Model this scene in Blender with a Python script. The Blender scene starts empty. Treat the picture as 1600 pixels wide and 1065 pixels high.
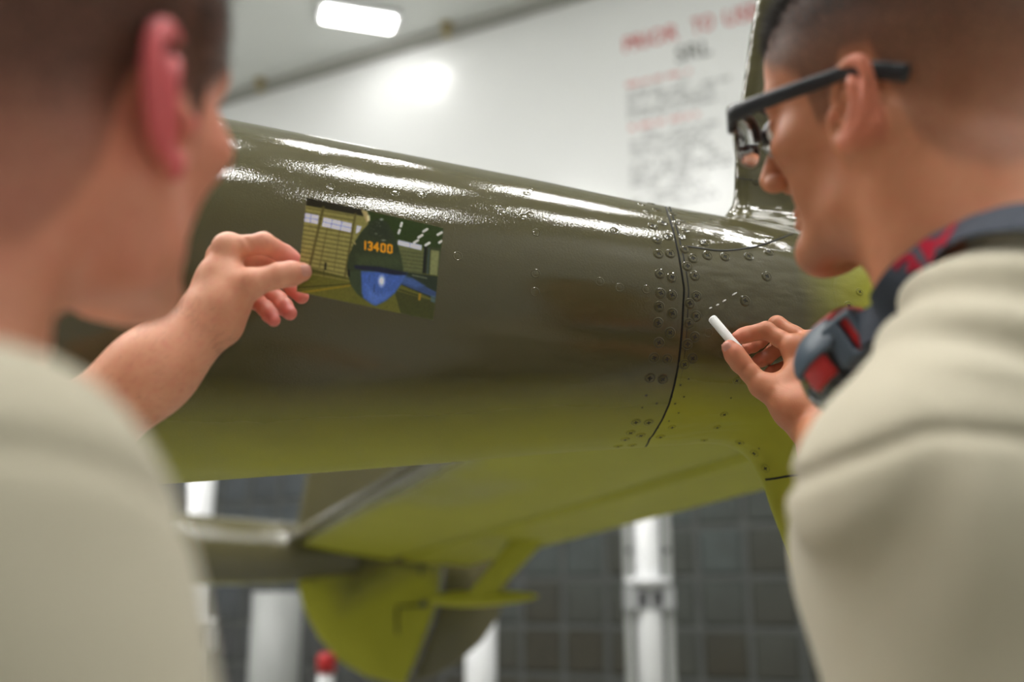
import bpy, math, random, time
T0 = time.time()
import numpy as np
from mathutils import Vector, Matrix
from mathutils.bvhtree import BVHTree

# ------------------------------------------------------------------ camera, world, exposure
SC = bpy.context.scene
COL = SC.collection
CAM_H = 1.40
PITCH = math.radians(14.5)
FPX = 1600 * 35.0 / 36.0
CT, ST = math.cos(PITCH), math.sin(PITCH)

cam_data = bpy.data.cameras.new('camera')
cam_data.lens = 35.0
cam_data.sensor_width = 36.0
cam_data.clip_start = 0.02
cam_data.dof.use_dof = True
cam_data.dof.focus_distance = 1.06
cam_data.dof.aperture_fstop = 2.3
cam = bpy.data.objects.new('camera', cam_data)
cam.location = (0, 0, CAM_H)
cam.rotation_euler = (math.radians(90) + PITCH, 0, 0)
COL.objects.link(cam)
SC.camera = cam

world = bpy.data.worlds.new('world')
world.use_nodes = True
world.node_tree.nodes['Background'].inputs[0].default_value = (0.8, 0.85, 0.9, 1)
world.node_tree.nodes['Background'].inputs[1].default_value = 0.02
SC.world = world

SC.view_settings.view_transform = 'Standard'
SC.view_settings.look = 'None'
SC.view_settings.gamma = 1.0
SC.view_settings.use_curve_mapping = False
SC.view_settings.exposure = 0.14
LAMP_STRENGTH = 78.0


def P(px, py, d):
    """World point seen at a photo pixel, at depth d (metres along the view axis)."""
    x = (px - 800) / FPX
    y = (532.5 - py) / FPX
    return np.array([x * d, d * (CT - y * ST), CAM_H + d * (ST + y * CT)])


def ray(px, py):
    return P(px, py, 1.0) - np.array([0, 0, CAM_H])


# ------------------------------------------------------------------ materials
def srgb(r, g, b):
    def f(c):
        c /= 255.0
        return c / 12.92 if c <= 0.04045 else ((c + 0.055) / 1.055) ** 2.4
    return (f(r), f(g), f(b), 1.0)


def mul(c, k):
    return (c[0] * k, c[1] * k, c[2] * k, 1.0)


class NT:
    """Small helper around a material's node tree."""
    def __init__(self, name, rough=0.5, metal=0.0, spec=0.5):
        self.m = bpy.data.materials.new(name)
        self.m.use_nodes = True
        self.t = self.m.node_tree
        self.b = self.t.nodes['Principled BSDF']
        self.b.inputs['Roughness'].default_value = rough
        self.b.inputs['Metallic'].default_value = metal
        self.b.inputs['Specular IOR Level'].default_value = spec

    def n(self, kind, **kw):
        nd = self.t.nodes.new(kind)
        for k, v in kw.items():
            setattr(nd, k, v)
        return nd

    def l(self, a, b):
        self.t.links.new(a, b)

    def coord(self, space='Object'):
        return self.n('ShaderNodeTexCoord').outputs[space]

    def noise(self, scale, detail=3.0, rough=0.55, vec=None, sc=None):
        nd = self.n('ShaderNodeTexNoise')
        nd.inputs['Scale'].default_value = scale
        nd.inputs['Detail'].default_value = detail
        nd.inputs['Roughness'].default_value = rough
        v = vec or self.coord()
        if sc:
            mp = self.n('ShaderNodeMapping')
            mp.inputs['Scale'].default_value = sc
            self.l(v, mp.inputs['Vector'])
            v = mp.outputs[0]
        self.l(v, nd.inputs['Vector'])
        return nd.outputs['Fac']

    def ramp(self, fac, p0, p1, c0=(0, 0, 0, 1), c1=(1, 1, 1, 1)):
        nd = self.n('ShaderNodeValToRGB')
        e = nd.color_ramp.elements
        e[0].position, e[1].position = p0, p1
        e[0].color, e[1].color = c0, c1
        self.l(fac, nd.inputs[0])
        return nd.outputs[0]

    def mix(self, fac, a, b, mode='MIX'):
        nd = self.n('ShaderNodeMix', data_type='RGBA', blend_type=mode)
        for sock, v in ((nd.inputs['Factor'], fac), (nd.inputs[6], a), (nd.inputs[7], b)):
            if isinstance(v, (tuple, float, int)):
                sock.default_value = v
            else:
                self.l(v, sock)
        return nd.outputs[2]

    def math(self, op, a, b=None, clamp=False):
        nd = self.n('ShaderNodeMath', operation=op, use_clamp=clamp)
        for sock, v in ((nd.inputs[0], a), (nd.inputs[1], b)):
            if v is None:
                continue
            if isinstance(v, (float, int)):
                sock.default_value = v
            else:
                self.l(v, sock)
        return nd.outputs[0]

    def attr(self, name):
        nd = self.n('ShaderNodeAttribute')
        nd.attribute_name = name
        return nd

    def bump(self, h, strength, dist):
        nd = self.n('ShaderNodeBump')
        nd.inputs['Strength'].default_value = strength
        nd.inputs['Distance'].default_value = dist
        self.l(h, nd.inputs['Height'])
        self.l(nd.outputs[0], self.b.inputs['Normal'])
        return nd

    def col(self, v):
        if isinstance(v, tuple):
            self.b.inputs['Base Color'].default_value = v
        else:
            self.l(v, self.b.inputs['Base Color'])


def plain(name, c, rough=0.5, metal=0.0, spec=0.5, var=0.12, scale=8.0, bump=0.0):
    t = NT(name, rough, metal, spec)
    f = t.noise(scale)
    t.col(t.mix(f, mul(c, 1 - var), mul(c, 1 + var)))
    if bump:
        t.bump(t.noise(scale * 12, 2.0), bump, 0.002)
    return t.m


def emit(name, c, s):
    m = bpy.data.materials.new(name)
    m.use_nodes = True
    b = m.node_tree.nodes['Principled BSDF']
    b.inputs['Base Color'].default_value = c
    b.inputs['Emission Color'].default_value = c
    b.inputs['Emission Strength'].default_value = s
    return m


M = {}
M['wall'] = plain('white_gloss_wall_paint', (0.84, 0.85, 0.85, 1), 0.22, var=0.02, scale=0.6)
M['side_wall'] = plain('booth_panel_paint', (0.50, 0.51, 0.50, 1), 0.35, var=0.03, scale=0.6)
M['front_wall'] = plain('darkened_front_wall_paint', (0.46, 0.47, 0.46, 1), 0.5, var=0.05, scale=0.6)  # unseen wall behind the camera, greyed to cut fill light
M['ceiling'] = plain('ceiling_paint', (0.76, 0.78, 0.76, 1), 0.5, var=0.03, scale=0.4)
M['floor'] = plain('sealed_concrete', (0.36, 0.36, 0.32, 1), 0.45, var=0.15, scale=1.5)
M['trim'] = plain('ceiling_trim_paint', (0.36, 0.36, 0.33, 1), 0.6, var=0.04)
M['lamp'] = emit('lamp_diffuser', (1.0, 0.985, 0.95, 1), LAMP_STRENGTH)
M['lamp_dim'] = emit('dimmed_lamp_diffuser', (1.0, 0.985, 0.95, 1), 16.0)  # same lamp turned down so the wall beside it is not blown out
M['white_metal'] = plain('white_enamel', (0.80, 0.81, 0.83, 1), 0.3, var=0.04)
M['grey_metal'] = plain('grey_steel', (0.42, 0.43, 0.44, 1), 0.35, metal=0.3, var=0.08)
M['pale_grey'] = plain('pale_grey_paint', (0.33, 0.34, 0.33, 1), 0.5, var=0.05)
M['dark_metal'] = plain('dark_steel', (0.06, 0.06, 0.065, 1), 0.45, var=0.1)
M['red_plastic'] = plain('red_plastic', srgb(180, 30, 34), 0.35, var=0.08)
M['red_thread'] = plain('red_woven_thread', srgb(158, 30, 50), 0.9, spec=0.1, var=0.1, scale=80)
M['brass'] = plain('brass', (0.45, 0.36, 0.16, 1), 0.35, metal=0.8)
M['red_letter'] = plain('red_wall_lettering', srgb(196, 62, 62), 0.5, var=0.1, scale=6)
M['pale_red_letter'] = plain('thin_red_wall_lettering', srgb(214, 128, 124), 0.5, var=0.1, scale=6)
M['dark_letter'] = plain('dark_wall_lettering', srgb(92, 94, 90), 0.5, var=0.1, scale=6)
M['grey_letter'] = plain('grey_wall_lettering', srgb(150, 152, 152), 0.5, var=0.1, scale=6)
M['black_plastic'] = plain('black_acetate', (0.012, 0.012, 0.015, 1), 0.28, var=0.1, scale=40)
M['chalk'] = plain('white_chalk', (0.82, 0.82, 0.80, 1), 0.85, var=0.03, scale=60, bump=0.2)
M['card_edge'] = plain('photo_paper', (0.55, 0.56, 0.52, 1), 0.4, var=0.02)
M['gap'] = plain('dark_panel_gap', (0.010, 0.010, 0.007, 1), 0.7, var=0.1)
M['cross'] = plain('screw_recess', (0.012, 0.012, 0.008, 1), 0.6, var=0.1)
M['strap'] = plain('slate_elastic_webbing', srgb(50, 57, 70), 0.8, var=0.1, scale=60, bump=0.3)
M['goggle_grey'] = plain('slate_goggle_plastic', srgb(72, 86, 100), 0.42, var=0.06, scale=30)
M['goggle_dark'] = plain('dark_goggle_plastic', srgb(38, 42, 48), 0.4, var=0.06, scale=30)
M['goggle_green'] = plain('lime_reflection_green', srgb(150, 190, 70), 0.5, var=0.06, scale=30)  # colour of the green reflection in the goggle lens
M['trousers'] = plain('camouflage_trousers', srgb(120, 118, 96), 0.9, var=0.4, scale=14)
M['boot'] = plain('tan_suede', srgb(130, 105, 75), 0.9, var=0.1, scale=20)
M['eye'] = plain('eye_white', (0.8, 0.78, 0.75, 1), 0.15, var=0.02)
M['iris'] = plain('brown_iris', (0.05, 0.025, 0.012, 1), 0.2, var=0.1)


def glass(name, tint, rough=0.0, ior=1.45):
    t = NT(name, rough)
    t.b.inputs['Transmission Weight'].default_value = 1.0
    t.b.inputs['IOR'].default_value = ior
    t.col(t.mix(t.noise(20), mul(tint, 0.98), tint))
    return t.m


M['lens'] = glass('clear_lens', (0.97, 0.98, 0.96, 1))
M['goggle_lens'] = glass('goggle_lens', (0.93, 0.97, 0.93, 1))


def paint_material(wave=0.22, wscale=15):
    """Olive drab sprayed over yellow-green primer; the attribute says where the olive has not been sprayed yet."""
    t = NT('olive_paint_over_yellow_primer', 0.13, spec=0.55)
    a = t.attr('primer').outputs['Fac']
    co = t.coord()
    f = t.math('ADD', a, t.math('MULTIPLY', t.math('SUBTRACT', t.noise(7, 5, vec=co), 0.5), 0.30))
    f = t.ramp(f, 0.12, 0.92)
    olive = t.mix(t.noise(5, 4, vec=co), (0.078, 0.070, 0.030, 1), (0.096, 0.085, 0.040, 1))
    yellow = t.mix(t.noise(4, 5, vec=co), (0.295, 0.288, 0.024, 1), (0.375, 0.368, 0.042, 1))
    t.col(t.mix(f, olive, yellow))
    rr = t.math('ADD', t.math('MULTIPLY', f, 0.48), 0.050)
    t.l(rr, t.b.inputs['Roughness'])
    t.l(t.math('SUBTRACT', 0.55, t.math('MULTIPLY', f, 0.40)), t.b.inputs['Specular IOR Level'])
    # orange peel and slight waviness of the wet-looking coat
    h1 = t.noise(420, 2.0, 0.6, vec=co)
    h2 = t.noise(wscale, 2.0, 0.5, vec=co, sc=(0.35, 1.0, 1.0))
    b1 = t.n('ShaderNodeBump')
    b1.inputs['Strength'].default_value = wave
    b1.inputs['Distance'].default_value = 0.008
    t.l(h2, b1.inputs['Height'])
    b2 = t.n('ShaderNodeBump')
    b2.inputs['Strength'].default_value = 0.14
    b2.inputs['Distance'].default_value = 0.0012
    t.l(h1, b2.inputs['Height'])
    t.l(b1.outputs[0], b2.inputs['Normal'])
    t.l(b2.outputs[0], t.b.inputs['Normal'])
    return t.m


M['paint'] = paint_material()
M['paint_wavy'] = paint_material(0.55, 30)


def skin_material(name, c_lo, c_hi, c_flush, c_hair, sss=0.10):
    t = NT(name, 0.46, spec=0.38)
    co = t.coord()
    base = t.mix(t.ramp(t.noise(26, 5, vec=co), 0.3, 0.7), c_lo, c_hi)
    mott = t.noise(160, 3, vec=co)
    base = t.mix(t.math('MULTIPLY', t.ramp(mott, 0.45, 0.75), 0.22), base, c_flush)
    base = t.mix(t.attr('flush').outputs['Fac'], base, c_flush)
    hd = t.attr('hair_root').outputs['Fac']
    hd = t.math('MULTIPLY', hd, t.ramp(t.noise(900, 2, vec=co), 0.25, 0.60, (0.55, 0.55, 0.55, 1), (1, 1, 1, 1)), True)
    base = t.mix(hd, base, c_hair)
    t.col(base)
    t.b.inputs['Subsurface Weight'].default_value = sss
    t.b.inputs['Subsurface Radius'].default_value = (1.0, 0.35, 0.2)
    t.b.inputs['Subsurface Scale'].default_value = 0.006
    t.bump(t.noise(700, 3, 0.6, vec=co), 0.10, 0.0015)
    return t.m


M['skin_pale'] = skin_material('pale_skin', srgb(216, 150, 118), srgb(228, 168, 138), srgb(214, 98, 102), srgb(42, 30, 22))
M['skin_tan'] = skin_material('tanned_skin', srgb(181, 116, 82), srgb(198, 134, 100), srgb(202, 104, 84), srgb(38, 30, 25))
M['nail'] = plain('fingernail', srgb(206, 146, 130), 0.28, var=0.05, scale=80)
M['hair_brown'] = plain('brown_hair', srgb(52, 40, 31), 0.55, var=0.3, scale=60)
M['hair_dark'] = plain('dark_hair', srgb(40, 33, 29), 0.55, var=0.3, scale=60)


def cloth_material():
    t = NT('sand_cotton_jersey', 0.92, spec=0.15)
    co = t.coord()
    base = t.mix(t.noise(9, 4, vec=co), srgb(181, 174, 154), srgb(194, 187, 168))
    t.col(t.mix(t.math('MULTIPLY', t.noise(500, 2, vec=co), 0.25), base, srgb(160, 152, 126)))
    t.b.inputs['Sheen Weight'].default_value = 0.15
    h = t.math('ADD', t.noise(1100, 2, vec=co), t.math('MULTIPLY', t.noise(30, 3, vec=co), 1.5))
    t.bump(h, 0.25, 0.0015)
    return t.m


M['shirt'] = cloth_material()


# ------------------------------------------------------------------ mesh helpers
def link(name, me, mat=None, parent=None):
    o = bpy.data.objects.new(name, me)
    COL.objects.link(o)
    if mat is not None and me is not None and len(me.materials) == 0:
        me.materials.append(mat)
    if parent is not None:
        o.parent = parent
    return o


def tag(o, label, cat, group=None):
    o['label'] = label
    o['category'] = cat
    if group:
        o['group'] = group
    return o


def thing(name, label, cat, loc=(0, 0, 0), group=None):
    o = bpy.data.objects.new(name, None)
    o.empty_display_size = 0.05
    o.location = loc
    COL.objects.link(o)
    return tag(o, label, cat, group)


def adopt(o, parent):
    """Parent a mesh built in world coordinates under a moved parent."""
    o.parent = parent
    o.location = Vector(o.location) - Vector(parent.location)
    return o


class MB:
    """Collects boxes, tubes, lofts; build() makes one mesh."""
    def __init__(self):
        self.v, self.f, self.s = [], [], []

    def add(self, vs, fs, smooth=False):
        o = len(self.v)
        self.v += [tuple(map(float, p)) for p in vs]
        self.f += [tuple(i + o for i in f) for f in fs]
        self.s += [smooth] * len(fs)
        return self

    def box(self, c, size, R=None, bev=0.0):
        hx, hy, hz = (s / 2 for s in size)
        R = np.eye(3) if R is None else np.asarray(R)
        if bev <= 0:
            loc = [(x, y, z) for x in (-hx, hx) for y in (-hy, hy) for z in (-hz, hz)]
            fs = [(0, 1, 3, 2), (4, 6, 7, 5), (0, 4, 5, 1), (2, 3, 7, 6), (0, 2, 6, 4), (1, 5, 7, 3)]
        else:
            b = min(bev, hx * .9, hy * .9, hz * .9)
            loc, fs = [], []
            # chamfered box: 24 verts
            idx = {}
            for sx in (-1, 1):
                for sy in (-1, 1):
                    for sz in (-1, 1):
                        for k in range(3):
                            q = [sx * (hx - b), sy * (hy - b), sz * (hz - b)]
                            q[k] = (sx * hx, sy * hy, sz * hz)[k]
                            idx[(sx, sy, sz, k)] = len(loc)
                            loc.append(tuple(q))
            for k in range(3):
                o1, o2 = (k + 1) % 3, (k + 2) % 3
                for s in (-1, 1):
                    ring = []
                    for a, c2 in ((-1, -1), (1, -1), (1, 1), (-1, 1)):
                        t = [0, 0, 0]
                        t[k], t[o1], t[o2] = s, a, c2
                        ring.append(idx[(*t, k)])
                    fs.append(tuple(ring if s > 0 else ring[::-1]))
            for k in range(3):            # edges parallel to axis k
                o1, o2 = (k + 1) % 3, (k + 2) % 3
                for a in (-1, 1):
                    for c2 in (-1, 1):
                        def g(s, kk):
                            t = [0, 0, 0]
                            t[k], t[o1], t[o2] = s, a, c2
                            return idx[(*t, kk)]
                        q = (g(-1, o1), g(1, o1), g(1, o2), g(-1, o2))
                        fs.append(q if a * c2 < 0 else q[::-1])
            for sx in (-1, 1):
                for sy in (-1, 1):
                    for sz in (-1, 1):
                        q = tuple(idx[(sx, sy, sz, k)] for k in range(3))
                        fs.append(q if sx * sy * sz > 0 else q[::-1])
        c = np.asarray(c, float)
        return self.add([c + R @ np.array(p) for p in loc], fs)

    def tube(self, pts, rad, n=12, caps=True, smooth=True, flat=1.0, up=None):
        pts = np.asarray(pts, float)
        m = len(pts)
        rad = np.broadcast_to(np.asarray(rad, float), (m,))
        T = np.gradient(pts, axis=0)
        T /= np.linalg.norm(T, axis=1)[:, None] + 1e-12
        u = np.array([0, 0, 1.0]) if up is None else np.asarray(up, float)
        if abs(T[0] @ u) > 0.95:
            u = np.array([1.0, 0, 0])
        vs, fs = [], []
        for i in range(m):
            u = u - T[i] * (u @ T[i])
            u /= np.linalg.norm(u)
            w = np.cross(T[i], u)
            for k in range(n):
                a = 2 * math.pi * k / n
                vs.append(pts[i] + rad[i] * (math.cos(a) * u * flat + math.sin(a) * w))
        for i in range(m - 1):
            for k in range(n):
                k2 = (k + 1) % n
                fs.append((i * n + k, i * n + k2, (i + 1) * n + k2, (i + 1) * n + k))
        self.add(vs, fs, smooth)
        if caps:
            o = len(self.v) - m * n
            self.f.append(tuple(o + k for k in reversed(range(n))))
            self.f.append(tuple(o + (m - 1) * n + k for k in range(n)))
            self.s += [False, False]
        return self

    def grid(self, V, smooth=True, closed_u=False):
        """V: (a,b,3) array of points."""
        a, b = V.shape[:2]
        fs = []
        for i in range(a - 1 + (1 if closed_u else 0)):
            i2 = (i + 1) % a
            for j in range(b - 1):
                fs.append((i * b + j, i2 * b + j, i2 * b + j + 1, i * b + j + 1))
        return self.add(V.reshape(-1, 3), fs, smooth)

    def mesh(self, name):
        me = bpy.data.meshes.new(name)
        me.from_pydata(self.v, [], self.f)
        me.polygons.foreach_set('use_smooth', self.s)
        me.validate()
        me.update()
        return me

    def build(self, name, mat, parent=None):
        return link(name, self.mesh(name), mat, parent)


def fast_mesh(name, V, F, normals=None, attrs=None):
    """V (n,3), F (m,4|3) int; normals (n,3) analytic; attrs {name: (n,)}"""
    me = bpy.data.meshes.new(name)
    V = np.ascontiguousarray(V, np.float32)
    k = F.shape[1]
    me.vertices.add(len(V))
    me.vertices.foreach_set('co', V.ravel())
    me.loops.add(len(F) * k)
    me.loops.foreach_set('vertex_index', np.ascontiguousarray(F, np.int32).ravel())
    me.polygons.add(len(F))
    me.polygons.foreach_set('loop_start', np.arange(0, len(F) * k, k, dtype=np.int32))
    me.polygons.foreach_set('use_smooth', np.ones(len(F), bool))
    me.update(calc_edges=True)
    if attrs:
        for nme, val in attrs.items():
            at = me.attributes.new(nme, 'FLOAT', 'POINT')
            at.data.foreach_set('value', np.ascontiguousarray(val, np.float32))
    if normals is not None:
        me.normals_split_custom_set_from_vertices(normals.astype(np.float32).tolist())
    return me


def catmull(pts, n):
    pts = np.asarray(pts, float)
    q = np.vstack([2 * pts[0] - pts[1], pts, 2 * pts[-1] - pts[-2]])
    out = []
    for i in range(1, len(q) - 2):
        for t in np.linspace(0, 1, n, endpoint=False):
            a, b, c, d = q[i - 1], q[i], q[i + 1], q[i + 2]
            out.append(0.5 * ((2 * b) + (-a + c) * t + (2 * a - 5 * b + 4 * c - d) * t ** 2 + (-a + 3 * b - 3 * c + d) * t ** 3))
    out.append(q[-2])
    return np.array(out)


def sstep(x, a, b):
    t = np.clip((x - a) / (b - a), 0, 1)
    return t * t * (3 - 2 * t)


# ------------------------------------------------------------------ signed-distance modelling (bodies, cloth, tail fairing)
class SDF:
    """Ordered list of blended primitives, all in world space."""
    PAD = 0.075

    def __init__(self):
        self.p = []
        self.post = None

    def cone(self, a, b, r1, r2=None, k=0.01, sub=False):
        a, b = np.asarray(a, np.float32), np.asarray(b, np.float32)
        r2 = r1 if r2 is None else r2
        self.p.append(('c', a, b, r1, r2, k, sub, (a + b) / 2, np.linalg.norm(a - b) / 2 + max(r1, r2)))
        return self

    def ell(self, c, rad, R=None, k=0.01, sub=False):
        c = np.asarray(c, np.float32)
        R = np.eye(3) if R is None else np.asarray(R)
        rad = np.asarray(rad, np.float32)
        self.p.append(('e', c, R.astype(np.float32), rad, None, k, sub, c, float(rad.max())))
        return self

    def chain(self, pts, rads, k=0.01, sub=False):
        for i in range(len(pts) - 1):
            self.cone(pts[i], pts[i + 1], rads[i], rads[i + 1], k, sub)
        return self

    def __call__(self, p):
        p = np.asarray(p, np.float32)
        if len(p) > 24000:
            return np.concatenate([self(p[i:i + 16000]) for i in range(0, len(p), 16000)])
        d = np.full(len(p), 0.5, np.float32)
        if len(p) == 0:
            return d
        plo, phi_ = p.min(0), p.max(0)
        for kind, a, b, r1, r2, k, sub, c, R in self.p:
            pad = R + max(self.PAD, k * 1.05)
            e = np.maximum(np.maximum(plo - c, c - phi_), 0)
            if e @ e > pad * pad:
                continue
            q = p - c
            m = np.nonzero(np.einsum('ij,ij->i', q, q) < pad * pad)[0]
            if len(m) == 0:
                continue
            if kind == 'c':
                pa = p[m] - a
                ba = b - a
                t = np.clip(pa @ ba / (ba @ ba + 1e-12), 0, 1)
                g = np.sqrt(((pa - t[:, None] * ba) ** 2).sum(1)) - (r1 + (r2 - r1) * t)
            else:
                x = q[m] @ b          # columns of b are the axes
                k0 = np.sqrt(((x / r1) ** 2).sum(1))
                k1 = np.sqrt(((x / (r1 * r1)) ** 2).sum(1)) + 1e-9
                g = np.maximum(k0 * (k0 - 1) / k1, np.sqrt((x * x).sum(1)) - r1.max())
            dm = d[m]
            if not sub:
                h = np.clip(0.5 + 0.5 * (dm - g) / k, 0, 1)
                d[m] = dm + (g - dm) * h - k * h * (1 - h)
            else:
                h = np.clip(0.5 - 0.5 * (dm + g) / k, 0, 1)
                d[m] = dm + (-g - dm) * h + k * h * (1 - h)
        if self.post is not None:
            d = self.post(p, d)
        return d


def grad(f, V, e):
    G = np.zeros_like(V)
    for t in ((1, -1, -1), (-1, -1, 1), (-1, 1, -1), (1, 1, 1)):
        o = np.array(t, np.float32)
        G += f(V + o * e)[:, None] * o
    return G / (4 * e)


def mesh_sdf(f, lo, hi, h, keep=None, block=10):
    """Surface nets on a sparse set of blocks; returns verts, quads, normals."""
    lo, hi = np.asarray(lo, np.float32), np.asarray(hi, np.float32)
    nb = np.ceil((hi - lo) / (h * block)).astype(int)
    bs = h * block
    if isinstance(f, SDF):
        f.PAD = bs * 1.18 + 0.008
    I = np.stack(np.meshgrid(*[np.arange(k) for k in nb], indexing='ij'), -1).reshape(-1, 3)
    C = lo + (I + 0.5) * bs
    dc = f(C.astype(np.float32))
    act = I[np.abs(dc) < bs * 0.87 * 1.35 + 0.002]
    dims = nb * block + 1
    V = np.full(dims, np.nan, np.float32)
    loc = np.stack(np.meshgrid(*[np.arange(block + 1)] * 3, indexing='ij'), -1).reshape(-1, 3)
    for s in range(0, len(act), 12):
        ids = (act[s:s + 12, None, :] * block + loc[None]).reshape(-1, 3)
        V[ids[:, 0], ids[:, 1], ids[:, 2]] = f((lo + ids * h).astype(np.float32))
    inside = V < 0
    ok = ~np.isnan(V)
    cnt = np.zeros(dims - 1, np.int8)
    okc = np.ones(dims - 1, bool)
    sl = [slice(None, -1), slice(1, None)]
    for i in (0, 1):
        for j in (0, 1):
            for k in (0, 1):
                cnt += inside[sl[i], sl[j], sl[k]]
                okc &= ok[sl[i], sl[j], sl[k]]
    cells = np.argwhere((cnt > 0) & (cnt < 8) & okc)
    if keep is not None:
        cells = cells[keep(lo + (cells + 0.5) * h)]
    idx = np.full(dims - 1, -1, np.int32)
    idx[tuple(cells.T)] = np.arange(len(cells))
    cor = np.array([(i, j, k) for i in (0, 1) for j in (0, 1) for k in (0, 1)])
    vals = np.stack([V[tuple((cells + c).T)] for c in cor], 1)
    acc = np.zeros((len(cells), 3), np.float32)
    num = np.zeros(len(cells), np.float32)
    for a in range(8):
        for b in range(a + 1, 8):
            if np.abs(cor[a] - cor[b]).sum() != 1:
                continue
            va, vb = vals[:, a], vals[:, b]
            m = (va < 0) != (vb < 0)
            t = np.where(m, va / np.where(m, va - vb, 1), 0)
            pt = cor[a] + t[:, None] * (cor[b] - cor[a])
            acc += np.where(m[:, None], pt, 0)
            num += m
    verts = (lo + (cells + acc / num[:, None]) * h).astype(np.float32)
    quads = []
    for ax in range(3):
        s0 = [slice(None)] * 3
        s1 = [slice(None)] * 3
        s0[ax], s1[ax] = slice(None, -1), slice(1, None)
        A, B = inside[tuple(s0)], inside[tuple(s1)]
        ch = np.argwhere((A != B) & ok[tuple(s0)] & ok[tuple(s1)])
        o1, o2 = (ax + 1) % 3, (ax + 2) % 3
        ch = ch[(ch[:, o1] > 0) & (ch[:, o2] > 0) & (ch[:, o1] < dims[o1] - 1) & (ch[:, o2] < dims[o2] - 1)]
        q = []
        for d1, d2 in ((-1, -1), (0, -1), (0, 0), (-1, 0)):
            c = ch.copy()
            c[:, o1] += d1
            c[:, o2] += d2
            q.append(idx[tuple(c.T)])
        q = np.stack(q, 1)
        flip = ~A[tuple(ch.T)]
        q[flip] = q[flip][:, ::-1]
        quads.append(q[(q >= 0).all(1)])
    quads = np.concatenate(quads)
    for _ in range(1):
        d = f(verts)
        g = grad(f, verts, h * 0.5)
        g2 = np.maximum((g * g).sum(1), 0.2)
        step = np.clip(d / g2, -h * 0.5, h * 0.5)
        verts = verts - step[:, None] * g
    n = grad(f, verts, h * 0.7)
    n /= np.linalg.norm(n, axis=1)[:, None] + 1e-9
    return verts, quads, n


def join_chunks(ch):
    V, F, N, o = [], [], [], 0
    for v, f, n in ch:
        V.append(v)
        F.append(f + o)
        N.append(n)
        o += len(v)
    return np.concatenate(V), np.concatenate(F), np.concatenate(N)


# ------------------------------------------------------------------ the paint booth (setting)
CEIL = CAM_H + 6.0
U = np.array([0.886, -0.464, 0.0])      # along the back wall, to the right
NW = np.array([-0.464, -0.886, 0.0])    # out of the back wall, towards the viewer
W0 = np.array([-1.64, 10.19, 0.0])
ZA = np.array([0, 0, 1.0])
RW = np.stack([U, -NW, ZA], 1)


def wpt(u, n, z):
    return W0 + U * u + NW * n + ZA * z


def wall_uv(px, py):
    """Where a photo pixel's ray meets the back wall: (u, z)."""
    d = ray(px, py)
    o = np.array([0, 0, CAM_H])
    t = ((W0 - o) @ NW) / (d @ NW)
    q = o + d * t
    return (q - W0) @ U, q[2]


def struct(o):
    o['kind'] = 'structure'
    return o


U0, U1, DEPTH = -9.0, 9.5, 17.0


def slab(name, u0, u1, n0, n1, z0, z1, mat):
    c = wpt((u0 + u1) / 2, (n0 + n1) / 2, (z0 + z1) / 2)
    o = MB().box((0, 0, 0), (u1 - u0, n1 - n0, z1 - z0), RW).build(name, mat)
    o.location = c
    return struct(o)


floor = slab('floor', U0 - .2, U1 + .2, -.4, DEPTH + .2, -0.2, 0.0, M['floor'])
ceiling = slab('ceiling', U0 - .2, U1 + .2, -.4, DEPTH + .2, CEIL, CEIL + 0.2, M['ceiling'])
wall_back = slab('wall_back', U0, U1, -0.3, 0.0, 0.0, CEIL, M['wall'])
slab('wall_left', U0 - .2, U0, -.3, DEPTH, 0, CEIL, M['side_wall'])
slab('wall_right', U1, U1 + .2, -.3, DEPTH, 0, CEIL, M['side_wall'])
slab('wall_front', U0, U1, DEPTH, DEPTH + .2, 0, CEIL, M['front_wall'])
slab('trim_1', U0, U1, 0.0, 0.10, CEIL - 0.10, CEIL, M['trim'])
slab('baseboard_back', U0, U1, 0.0, 0.18, 0.0, 0.34, M['pale_grey'])


# exhaust filter bank: square pads in a steel grid, stained by years of overspray
def filter_material():
    t = NT('stained_filter_fabric', 0.9, spec=0.1)
    rnd = t.n('ShaderNodeObjectInfo').outputs['Random']
    geo = t.n('ShaderNodeNewGeometry').outputs['Position']
    sep = t.n('ShaderNodeSeparateXYZ')
    t.l(geo, sep.inputs[0])
    hz = t.math('ADD', sep.outputs['Z'], t.math('MULTIPLY', t.math('SUBTRACT', rnd, 0.5), 1.3))
    f = t.ramp(t.math('MULTIPLY', hz, 0.4), 0.25, 0.95)
    base = t.mix(f, (0.060, 0.056, 0.042, 1), (0.092, 0.108, 0.106, 1))
    blue = t.ramp(t.math('MULTIPLY', sep.outputs['X'], -0.35), 0.1, 0.9)
    base = t.mix(t.math('MULTIPLY', blue, 0.6), base, (0.082, 0.088, 0.104, 1))
    spot = t.ramp(t.noise(3, 5, vec=geo), 0.3, 0.75)
    t.col(t.mix(t.math('MULTIPLY', spot, 0.5), base, (0.05, 0.05, 0.045, 1)))
    t.bump(t.noise(60, 3), 0.6, 0.01)
    return t.m


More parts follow.
